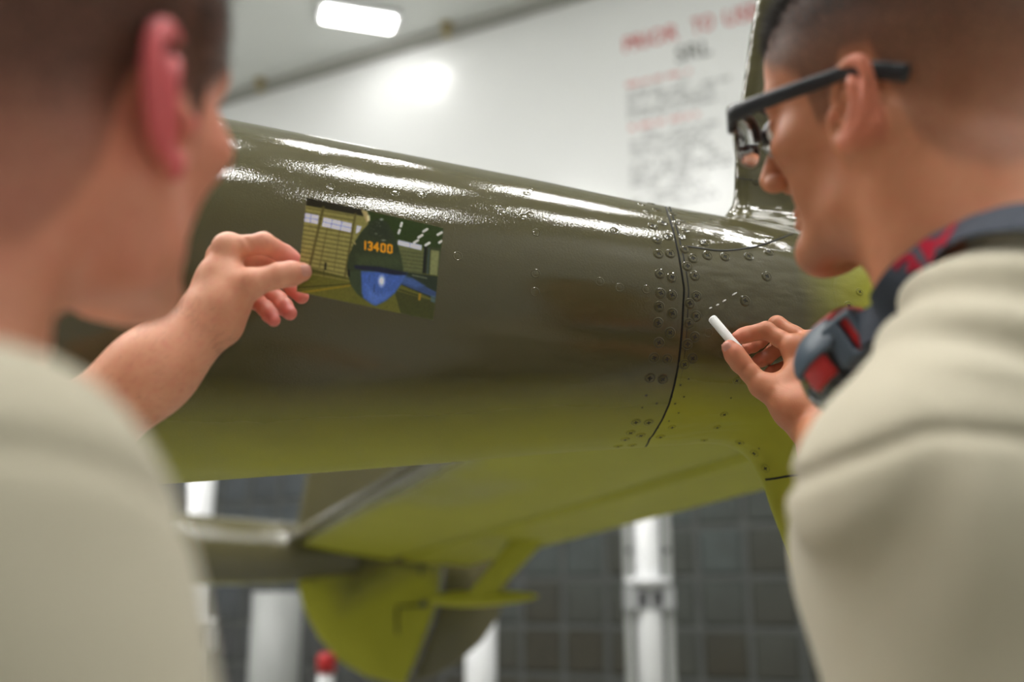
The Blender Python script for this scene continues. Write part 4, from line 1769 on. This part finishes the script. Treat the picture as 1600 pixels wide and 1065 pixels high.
# ------------------------------------------------------------------ eyeglasses on the right man
gl = thing('eyeglasses', 'black half-rim eyeglasses on the face of the man at right', 'glasses', tuple(wR(0, .10, .01)))
gorg = wR(0, .10, .01)


def gw(x, y, z):
    return wR(x, y, z) - gorg


def lens_outline(s, n_=40, sx=.027, sz=.020):
    out = []
    for k in range(n_):
        a_ = 2 * math.pi * k / n_
        cx, cz = math.cos(a_), math.sin(a_)
        e_ = .72
        out.append((s * .035 + sx * math.copysign(abs(cx) ** e_, cx), sz * math.copysign(abs(cz) ** e_, cz) + .006))
    return out


def front_y(x):
    return .113 - 3.6 * x * x


for s in (-1, 1):
    ol = lens_outline(s)
    q = MB()
    n_ = len(ol)
    for side, off in ((1, .0009), (-1, -.0009)):
        rings_ = []
        for sc_ in (1.0, .88, .76, .64, .52, .4, .28, .14):
            rings_.append([gw(s * .035 + (x - s * .035) * sc_, front_y(s * .035 + (x - s * .035) * sc_) + off, .006 + (z - .006) * sc_) for x, z in ol])
        for A2, B2 in zip(rings_[:-1], rings_[1:]):
            fs_ = [(k, (k + 1) % n_, n_ + (k + 1) % n_, n_ + k) for k in range(n_)]
            q.add(A2 + B2, fs_ if side * 1 > 0 else [f[::-1] for f in fs_], True)
        q.add(rings_[-1], [tuple(range(n_)) if side > 0 else tuple(reversed(range(n_)))], True)
    # rim wall
    A2 = [gw(x, front_y(x) + .0009, z) for x, z in ol]
    B2 = [gw(x, front_y(x) - .0009, z) for x, z in ol]
    q.add(A2 + B2, [(k, n_ + k, n_ + (k + 1) % n_, (k + 1) % n_) for k in range(n_)], False)
    q.build('lens', M['lens'], gl)
    top = [(x, z) for x, z in ol if z > .004]
    top.sort(key=lambda t_: math.atan2(t_[1] - .006, (t_[0] - s * .035) * s))
    top = [p_ for p_ in top]
    pts = [gw(x * 1.0, front_y(x), z + .0012) for x, z in top]
    MB().tube(pts, .0046, 10, flat=.9).build('upper_rim', M['black_plastic'], gl)
    low = [(x, z) for x, z in ol if z <= .006]
    low.sort(key=lambda t_: math.atan2(t_[1] - .006, (t_[0] - s * .035)))
    MB().tube([gw(x, front_y(x), z - .0005) for x, z in low], .0011, 8).build('lower_rim', M['pale_grey'], gl)
    # end piece and temple
    tp = catmull([gw(s * .060, front_y(s * .060), .018), gw(s * .071, .094, .018), gw(s * .0745, .080, .0185), gw(s * .0765, .045, .019), gw(s * .0765, .015, .0195), gw(s * .0770, -.006, .0195),
                  gw(s * .0790, -.022, .015), gw(s * .0780, -.046, .005)], 5)
    rr_ = np.interp(np.linspace(0, 1, len(tp)), [0, .12, .3, .75, .88, 1], [.0023, .0026, .0021, .0016, .0020, .0020])
    MB().tube(tp, rr_, 14, flat=3.0, up=RR[:, 2]).build('temple', M['black_plastic'], gl)
    MB().tube([gw(s * .009, .108, .002), gw(s * .012, .100, -.004), gw(s * .014, .097, -.008)], [.001, .002, .0026], 8).build('nose_pad', M['pale_grey'], gl)
MB().tube(catmull([gw(-.010, front_y(.01), .014), gw(0, front_y(0) + .001, .016), gw(.010, front_y(.01), .014)], 5), .0028, 10).build('bridge', M['black_plastic'], gl)

# ------------------------------------------------------------------ chalk
ca, cb = P(1113, 497.5, 1.076), P(1156, 548, 1.043)
ch = thing('chalk_stick', 'short white stick of chalk pinched between thumb and finger', 'chalk', tuple(cb))
ax_ = (ca - cb)
q = MB().tube([ax_ * 0, ax_ * .03, ax_ * .97, ax_], [.0042, .0049, .0049, .0046], 24)
o = q.build('chalk_body', M['chalk'], ch)
q = MB().tube([ax_ * 1.0, ax_ * 1.004], [.0046, .0030], 24)
q.build('chalk_tip', M['chalk'], ch)

# ------------------------------------------------------------------ the printed photograph
K = lambda x, y: (460 + x / 4.84, 290 + y / 4.84)
cTL, cTR, cBL = P(*K(95, 90), .9045), P(*K(1126, 320), .921), P(*K(16, 800), .9035)
cU, cV = cTR - cTL, cBL - cTL
cN = np.cross(cU, cV)
cN /= np.linalg.norm(cN)
if cN[1] > 0:
    cN = -cN                                  # towards the viewer
card = thing('printed_photograph', 'glossy colour print of an olive tail fin numbered 13400, held by the left man', 'photograph', tuple(cBL))
corner = np.array([(95, 90), (1126, 320), (1071, 999), (16, 800)], float)
gw_, gh_ = 300, 205
uu, vv = np.meshgrid(np.linspace(0, 1, gw_), np.linspace(0, 1, gh_))
X = (corner[0][0] * (1 - uu) + corner[1][0] * uu) * (1 - vv) + (corner[3][0] * (1 - uu) + corner[2][0] * uu) * vv
Y = (corner[0][1] * (1 - uu) + corner[1][1] * uu) * (1 - vv) + (corner[3][1] * (1 - uu) + corner[2][1] * uu) * vv
img = np.zeros((gh_, gw_, 3))
rs_ = np.random.default_rng(8)


def px_noise(scale):
    a = rs_.normal(size=(gh_ // scale + 3, gw_ // scale + 3))
    yi, xi = np.arange(gh_) / scale, np.arange(gw_) / scale
    y0, x0 = yi.astype(int), xi.astype(int)
    fy, fx = (yi - y0)[:, None], (xi - x0)[None]
    return (a[y0][:, x0] * (1 - fy) * (1 - fx) + a[y0 + 1][:, x0] * fy * (1 - fx) + a[y0][:, x0 + 1] * (1 - fy) * fx + a[y0 + 1][:, x0 + 1] * fy * fx)


def put(mask, c, a=1.0):
    c = np.array(c, float)
    w = (np.asarray(mask, float) * a)[..., None]
    img[:] = img * (1 - w) + c * w


def poly(pts, soft=6.0):
    """Soft-edged polygon mask in crop pixels."""
    pts = np.asarray(pts, float)
    ins = np.zeros(X.shape, bool)
    dist = np.full(X.shape, 1e9)
    for (xa, ya), (xb, yb) in zip(pts, np.roll(pts, -1, 0)):
        cond = (ya > Y) != (yb > Y)
        with np.errstate(divide='ignore', invalid='ignore'):
            xi = xa + (Y - ya) * (xb - xa) / (yb - ya + 1e-12)
        ins ^= cond & (X < xi)
        dx, dy = xb - xa, yb - ya
        t = np.clip(((X - xa) * dx + (Y - ya) * dy) / (dx * dx + dy * dy + 1e-9), 0, 1)
        dist = np.minimum(dist, np.hypot(X - xa - t * dx, Y - ya - t * dy))
    return np.clip(.5 + np.where(ins, dist, -dist) / soft, 0, 1)


def line(a, b, w, soft=4.0):
    dx, dy = b[0] - a[0], b[1] - a[1]
    t = np.clip(((X - a[0]) * dx + (Y - a[1]) * dy) / (dx * dx + dy * dy), 0, 1)
    return np.clip(.5 + (w / 2 - np.hypot(X - a[0] - t * dx, Y - a[1] - t * dy)) / soft, 0, 1)


put(np.ones_like(X), (92, 92, 36))                                            # floor
put(poly([(0, 80), (560, 190), (560, 720), (400, 690), (20, 600)]), (132, 128, 74))   # panelled hangar door
for k in range(15):
    y0 = 150 + k * 34
    put(line((40, y0 + 10), (440, y0 + 78), 7), (70, 66, 34), .8)
    put(line((40, y0 + 24), (440, y0 + 92), 9), (158, 150, 92), .45)
put(poly([(90, 85), (520, 182), (520, 232), (88, 150)]), (34, 34, 22))
for a, b, w in (((218, 165), (118, 602), 20), ((262, 250), (190, 615), 7), ((458, 215), (384, 678), 16), ((350, 260), (300, 640), 5)):
    put(line(a, b, w), (84, 80, 42), .9)
put(poly([(74, 205), (184, 226), (176, 290), (66, 270)]), (204, 208, 236))
put(poly([(220, 240), (432, 286), (424, 352), (208, 306)]), (206, 210, 238))
put(poly([(470, 300), (506, 308), (490, 345), (462, 362)]), (200, 206, 232))
for a, b in (((125, 215), (118, 282)), ((286, 256), (274, 320)), ((356, 270), (346, 336)), ((70, 240), (180, 258)), ((214, 274), (428, 320))):
    put(line(a, b, 6), (110, 116, 140), .8)
put(poly([(20, 600), (400, 688), (400, 705), (14, 618)]), (72, 72, 30))
put(line((236, 585), (234, 628), 16), (24, 24, 16))
put(line((225, 640), (222, 680), 8), (60, 62, 24), .8)
put(line((14, 770), (425, 738), 7), (40, 42, 16))
put(line((60, 806), (425, 748), 16), (136, 118, 30), .8)
put(poly([(520, 180), (1130, 320), (1118, 470), (980, 468), (780, 420), (560, 300)]), (44, 60, 24))   # dark roof
put(poly([(770, 410), (985, 470), (980, 660), (800, 640)]), (92, 98, 62))
for k in range(6):
    put(line((800, 490 + k * 28), (980, 512 + k * 28), 5), (58, 62, 38), .8)
put(poly([(785, 408), (966, 448), (962, 484), (780, 442)]), (206, 210, 232))
put(line((876, 430), (872, 462), 5), (120, 124, 140))
put(poly([(985, 455), (1120, 470), (1104, 670), (975, 655)]), (54, 62, 38))
put(poly([(984, 450), (1006, 455), (1000, 655), (976, 652)]), (22, 26, 22))
put(poly([(1036, 480), (1100, 490), (1090, 668), (1032, 660)]), (122, 128, 86))
put(line((1022, 470), (1014, 655), 9), (60, 80, 92), .8)
put(poly([(500, 183), (548, 196), (566, 262), (545, 284)]), (168, 156, 110))
put(poly([(545, 225), (566, 225), (568, 262), (550, 268)]), (226, 222, 190), .8)
for x, y, a in ((805, 295, 0), (790, 346, 0), (988, 337, 1), (952, 381, 1), (920, 419, 1), (1008, 438, 1), (1100, 361, 1), (1113, 419, 1)):
    s_ = 15 if a else 4
    put(line((x - s_, y + (9 if a else 12)), (x + s_, y - (9 if a else 12)), 15), (240, 243, 248))
put(poly([(760, 780), (1085, 860), (1070, 1000), (820, 960)]), (48, 52, 24), .75)
put(line((800, 775), (960, 820), 8), (40, 42, 20))
put(line((962, 805), (958, 845), 18), (150, 120, 28))
# distant boom and wing of the pictured aircraft
put(poly([(815, 640), (1096, 675), (1092, 770), (1080, 850), (960, 800), (815, 742)]), (36, 46, 34))
put(poly([(815, 690), (900, 690), (1000, 750), (1086, 790), (1084, 835), (960, 790), (815, 735)]), (52, 72, 122), .9)
put(poly([(1048, 815), (1084, 822), (1080, 872), (1046, 860)]), (72, 96, 110), .8)
put(line((900, 668), (1010, 690), 8), (110, 118, 96), .8)
fin = [(640, 250), (690, 272), (738, 340), (778, 430), (808, 530), (828, 620), (826, 690), (812, 740), (768, 800), (700, 858), (622, 898), (594, 888), (530, 848),
       (480, 808), (436, 750), (408, 680), (398, 605), (412, 525), (450, 430), (500, 350), (560, 284), (600, 258)]
put(poly(fin), (46, 56, 36))
put(poly([(640, 262), (690, 300), (730, 400), (640, 400), (560, 360), (580, 300)], 60), (40, 47, 34), .8)
put(poly([(470, 520), (800, 520), (820, 610), (470, 610)], 50), (60, 72, 46), .7)
put(poly([(505, 640), (860, 650), (812, 738), (768, 800), (700, 858), (622, 897), (592, 885), (528, 842), (512, 800)], 14), (62, 92, 168))
put(poly([(800, 650), (900, 690), (1000, 745), (930, 760), (812, 720)], 20), (66, 94, 160), .7)
put(poly([(540, 740), (560, 850), (600, 880), (690, 850), (760, 790), (640, 820)], 40), (92, 124, 200), .5)
put(poly([(405, 640), (500, 640), (515, 840), (470, 800), (430, 745)], 12), (52, 64, 44))
put(poly([(452, 596), (640, 606), (862, 650), (850, 668), (760, 668), (600, 640), (456, 624)], 8), (26, 30, 50))
put(poly([(400, 630), (418, 628), (424, 682), (406, 684)], 6), (18, 20, 16))
put(line((610, 740), (606, 795), 6), (40, 52, 100))
put(line((572, 672), (570, 720), 6), (46, 64, 120), .7)
put(np.clip(1.3 - np.hypot((X - 664) / 26, (Y - 712) / 44), 0, 1), (232, 238, 250), .95)
put(np.clip(1.2 - np.hypot((X - 655) / 16, (Y - 256) / 8), 0, 1), (200, 206, 210))
put(np.clip(1.2 - np.hypot((X - 672) / 22, (Y - 411) / 6), 0, 1), (190, 196, 186), .7)
put(np.clip(px_noise(3) - .4, 0, 1) * poly([(580, 290), (650, 280), (660, 370), (590, 380)], 30), (140, 150, 130), .6)
put(line((452, 428), (460, 440), 8), (190, 170, 120), .8)
# stencilled number
ORANGE = (232, 158, 24)


def digit(x0, y0, w, h, segs):
    for a in segs:
        for (xa, ya), (xb, yb) in zip(a[:-1], a[1:]):
            f_ = lambda x_, y_: (x0 + x_ * w, y0 + y_ * h + x_ * w * .13)
            put(line(f_(xa, ya), f_(xb, yb), 12.5, 4), ORANGE)


digit(533, 420, 10, 58, [[(.2, .0), (.2, 1)]])
digit(556, 423, 30, 58, [[(.1, .08), (.5, 0), (.95, .1), (.95, .38), (.5, .5)], [(.5, .5), (.95, .62), (.95, .9), (.5, 1), (.1, .92)]])
digit(602, 429, 34, 58, [[(.72, 1), (.72, 0), (.0, .62), (1, .72)]])
digit(655, 436, 32, 58, [[(.38, .0), (.05, .1), (.05, .9), (.38, 1)], [(.62, .0), (.95, .1), (.95, .9), (.62, 1)]])
digit(706, 443, 32, 58, [[(.38, .0), (.05, .1), (.05, .9), (.38, 1)], [(.62, .0), (.95, .1), (.95, .9), (.62, 1)]])
img *= (1 + .05 * px_noise(2))[..., None]
img = np.clip(img, 0, 255) / 255.0
lin = np.where(img <= .04045, img / 12.92, ((img + .055) / 1.055) ** 2.4)
thick = .0004
Vc = (uu[..., None] * cU + vv[..., None] * cV)                                    # from TL
bow = (.0022 * (1 - (2 * uu - 1) ** 2))[..., None] * cN
Vc = Vc + bow + (cTL - cBL)
ii = np.arange(gw_ * gh_).reshape(gh_, gw_)
Fc = np.stack([ii[:-1, :-1], ii[1:, :-1], ii[1:, 1:], ii[:-1, 1:]], -1).reshape(-1, 4)
me = fast_mesh('print_face', (Vc + cN * thick).reshape(-1, 3), Fc)
at = me.attributes.new('print', 'FLOAT_COLOR', 'POINT')
at.data.foreach_set('color', np.concatenate([lin, np.ones(lin.shape[:2] + (1,))], -1).astype(np.float32).ravel())
t = NT('printed_picture', 0.32, spec=0.4)
t.col(t.mix(1.0, t.attr('print').outputs['Color'], (1.7, 1.7, 1.7, 1), 'MULTIPLY'))
link('print_face', me, t.m, card)
sub = Vc[::17, ::13]
sub = np.concatenate([sub, Vc[::17, -1:]], 1)
fr_, bk_ = sub + cN * (thick * .5), sub - cN * thick
q = MB().grid(bk_, True)
edge = lambda A: np.concatenate([A[0], A[1:, -1], A[-1, -2::-1], A[-2:0:-1, 0]])
e1, e2 = edge(fr_), edge(bk_)
n_ = len(e1)
q.add(list(e1) + list(e2), [(k, (k + 1) % n_, n_ + (k + 1) % n_, n_ + k) for k in range(n_)])
q.build('paper_backing', M['card_edge'], card)

# ------------------------------------------------------------------ goggles hanging at the right man's chest
gx = -rtR * .96 + np.array([0, 0, -.10])
gx /= np.linalg.norm(gx)
gz = fwR * math.cos(math.radians(28)) - ZA * math.sin(math.radians(28))
gz = gz - gx * (gz @ gx)
gz /= np.linalg.norm(gz)
gy = np.cross(gz, gx)
if gy[2] < 0:
    gy = -gy
GR = np.stack([gx, gy, gz], 1)
gC = P(1314, 560, .735) - gx * .062
gog = thing('safety_goggles', 'slate and red safety goggles hanging by their strap at the neck', 'goggles', tuple(gC))


def goggle_piece(name, fn, mat, h=.0018):
    ext = .105
    v, f, n__ = mesh_sdf(lambda p: fn((np.asarray(p, np.float32)) @ GR).astype(np.float32), (-ext,) * 3, (ext,) * 3, h)
    return link(name, fast_mesh(name, v, f, n__), mat, gog)


def g_ell(L, a, b, c_):
    r = np.array([a, b, c_])
    k0 = np.sqrt(((L / r) ** 2).sum(1))
    k1 = np.sqrt(((L / (r * r)) ** 2).sum(1)) + 1e-9
    return k0 * (k0 - 1) / k1


def g_box(L, lo, hi, r=.004):
    lo, hi = np.array(lo), np.array(hi)
    q_ = np.abs(L - (lo + hi) / 2) - (hi - lo) / 2 + r
    return np.sqrt((np.maximum(q_, 0) ** 2).sum(1)) + np.minimum(q_.max(1), 0) - r


def shell(L):
    return np.abs(g_ell(L, .080, .040, .052)) - .0024


win = lambda L: g_box(L, (-.090, -.033, .012), (.090, .018, .09), .010)
fr_o = goggle_piece('goggle_frame', lambda L: np.maximum(np.maximum(shell(L), -win(L)), .004 - L[:, 2]), M['goggle_dark'])
goggle_piece('goggle_lens', lambda L: np.maximum(np.maximum(np.abs(g_ell(L, .0815, .0415, .0535)) - .0010, g_box(L, (-.092, -.0385, .008), (.092, .022, .09), .010)), .006 - L[:, 2]), M['goggle_lens'])
goggle_piece('brow_bar', lambda L: np.maximum(np.maximum(np.abs(g_ell(L, .0835, .0435, .0555)) - .0026, g_box(L, (-.078, .017, .0), (.078, .08, .09), .004)), .0 - L[:, 2]), M['goggle_grey'])
for sx_ in (1, -1):
    o = goggle_piece('side_arm', lambda L, s=sx_: np.maximum(np.maximum(np.abs(g_ell(L, .0850, .0445, .0545)) - .0032, g_box(L * [s, 1, 1], (.046, .003, -.012), (.10, .030, .034), .005)),
                                                             -g_box(L * [s, 1, 1], (.05, .030, .034), (.10, .034, .036), .001)), M['goggle_grey'])
    goggle_piece('red_inlay', lambda L, s=sx_: np.maximum(np.abs(g_ell(L, .0835, .0430, .0530)) - .0026, g_box(L * [s, 1, 1], (.05, -.013, .000), (.10, .005, .026), .003)), M['red_plastic'])
    goggle_piece('strap_clip', lambda L, s=sx_: np.maximum(g_box(L * [s, 1, 1], (.068, -.016, -.034), (.084, .020, -.004), .004), -g_box(L * [s, 1, 1], (.05, -.011, -.028), (.10, .015, -.020), .002)), M['goggle_grey'])
    goggle_piece('red_latch', lambda L, s=sx_: g_box(L * [s, 1, 1], (.070, -.014, -.030), (.081, .018, -.021), .002), M['red_plastic'])
    goggle_piece('lens_reflection_block', lambda L, s=sx_: g_box(L * [s, 1, 1], (.045, -.032, .016), (.060, -.022, .036), .003), M['goggle_green'])  # lime block standing in for the green reflection in the lens
goggle_piece('red_top_rim', lambda L: np.maximum(np.abs(g_ell(L, .083, .0450, .060)) - .0022, g_box(L, (-.074, .026, -.014), (.074, .09, .014), .003)), M['red_plastic'])

# elastic strap round the neck
clipL = gC + GR @ np.array([.078, .002, -.028])
bv = BVHTree.FromPolygons([tuple(v.co) for v in shirtR.data.vertices], [tuple(p.vertices) for p in shirtR.data.polygons])
bvb = BVHTree.FromPolygons([tuple(v.co) for v in bodyR.data.vertices], [tuple(p.vertices) for p in bodyR.data.polygons])


def skin_hit(px, py):
    d = Vector(ray(px, py)).normalized()
    hs = [b.ray_cast(Vector((0, 0, CAM_H)), d) for b in (bv, bvb)]
    hs = [h for h in hs if h[0] is not None]
    return min(hs, key=lambda h: h[3]) if hs else None


sp_px = [(1372, 494), (1400, 452), (1432, 412), (1465, 382), (1505, 358), (1550, 344), (1600, 338), (1660, 336)]
path, nor = [clipL], [np.array([-.45, -.85, -.1])]
for k, (px, py) in enumerate(sp_px):
    h = skin_hit(px, py)
    d_free = np.interp(px, [1352, 1440, 1500], [.700, .648, .632])
    if h is not None:
        dd = float(project(np.array(h[0]))[2])
        n0 = np.array(h[1])
        if k < 3:
            dd = min(dd - .008, d_free)
        else:
            dd = dd - .010
    else:
        dd, n0 = d_free, np.array([-.5, -.7, .4])
    path.append(P(px, py, dd))
    nor.append(np.array([-.42, -.85, .0]) if k < 2 else np.array([-.35, -.75, .5]))
# on round the nape and down the far side
last = path[-1]
nape = nbR - fwR * .072 + ZA * .055
far = nbR + rtR * .085 + fwR * .03 + ZA * .012
clipR = gC + GR @ np.array([-.078, .002, -.028])
path += [nape, nbR + rtR * .075 - fwR * .03 + ZA * .045, far, nbR + rtR * .085 + fwR * .10 - ZA * .06, clipR]
nor += [-fwR + ZA * .3, rtR - fwR * .3 + ZA * .4, rtR + ZA * .5, rtR + fwR * .3 + ZA * .3, rtR * .3 + fwR * .5 + ZA * .3]
pth = catmull(path, 8)
nn = catmull(nor, 8)
T = np.gradient(pth, axis=0)
T /= np.linalg.norm(T, axis=1)[:, None]
nn = nn - T * (nn * T).sum(1)[:, None]
nn /= np.linalg.norm(nn, axis=1)[:, None]
wd = np.cross(T, nn)
SW = .0126
rows_ = []
for p_, n1, w_ in zip(pth, nn, wd):
    rows_.append([p_ + w_ * SW + n1 * .0008, p_ + n1 * .0013, p_ - w_ * SW + n1 * .0008, p_ - w_ * SW - n1 * .0008, p_ - n1 * .0003, p_ + w_ * SW - n1 * .0008, p_ + w_ * SW + n1 * .0008])
V = np.array(rows_) - gC
MB().grid(V, False).build('strap', M['strap'], gog)
# woven red brand letters on the strap
me, v = text_mesh('3M', 'strap_lettering', M['red_thread'])
arc = np.concatenate([[0], np.cumsum(np.linalg.norm(np.diff(pth, axis=0), axis=1))])
pxs, pys, _ = project(pth)
front_half = np.arange(len(pth)) < 8 * 8
a0 = np.interp(1414, pxs[front_half], arc[front_half])
a1 = np.interp(1490, pxs[front_half], arc[front_half])
pts = []
for p_ in v:
    a_ = a0 + (a1 - a0) * p_[0]
    i_ = np.interp(a_, arc, np.arange(len(arc)))
    at_ = lambda A: np.array([np.interp(i_, np.arange(len(arc)), A[:, k]) for k in range(3)])
    w_ = at_(wd)
    if w_[2] < 0:
        w_ = -w_
    pts.append(at_(pth) + w_ * SW * (p_[1] * 1.8 - .9) + at_(nn) * .0017 - gC)
me.vertices.foreach_set('co', np.array(pts, np.float32).ravel())
me.update()
link('strap_lettering', me, None, gog)
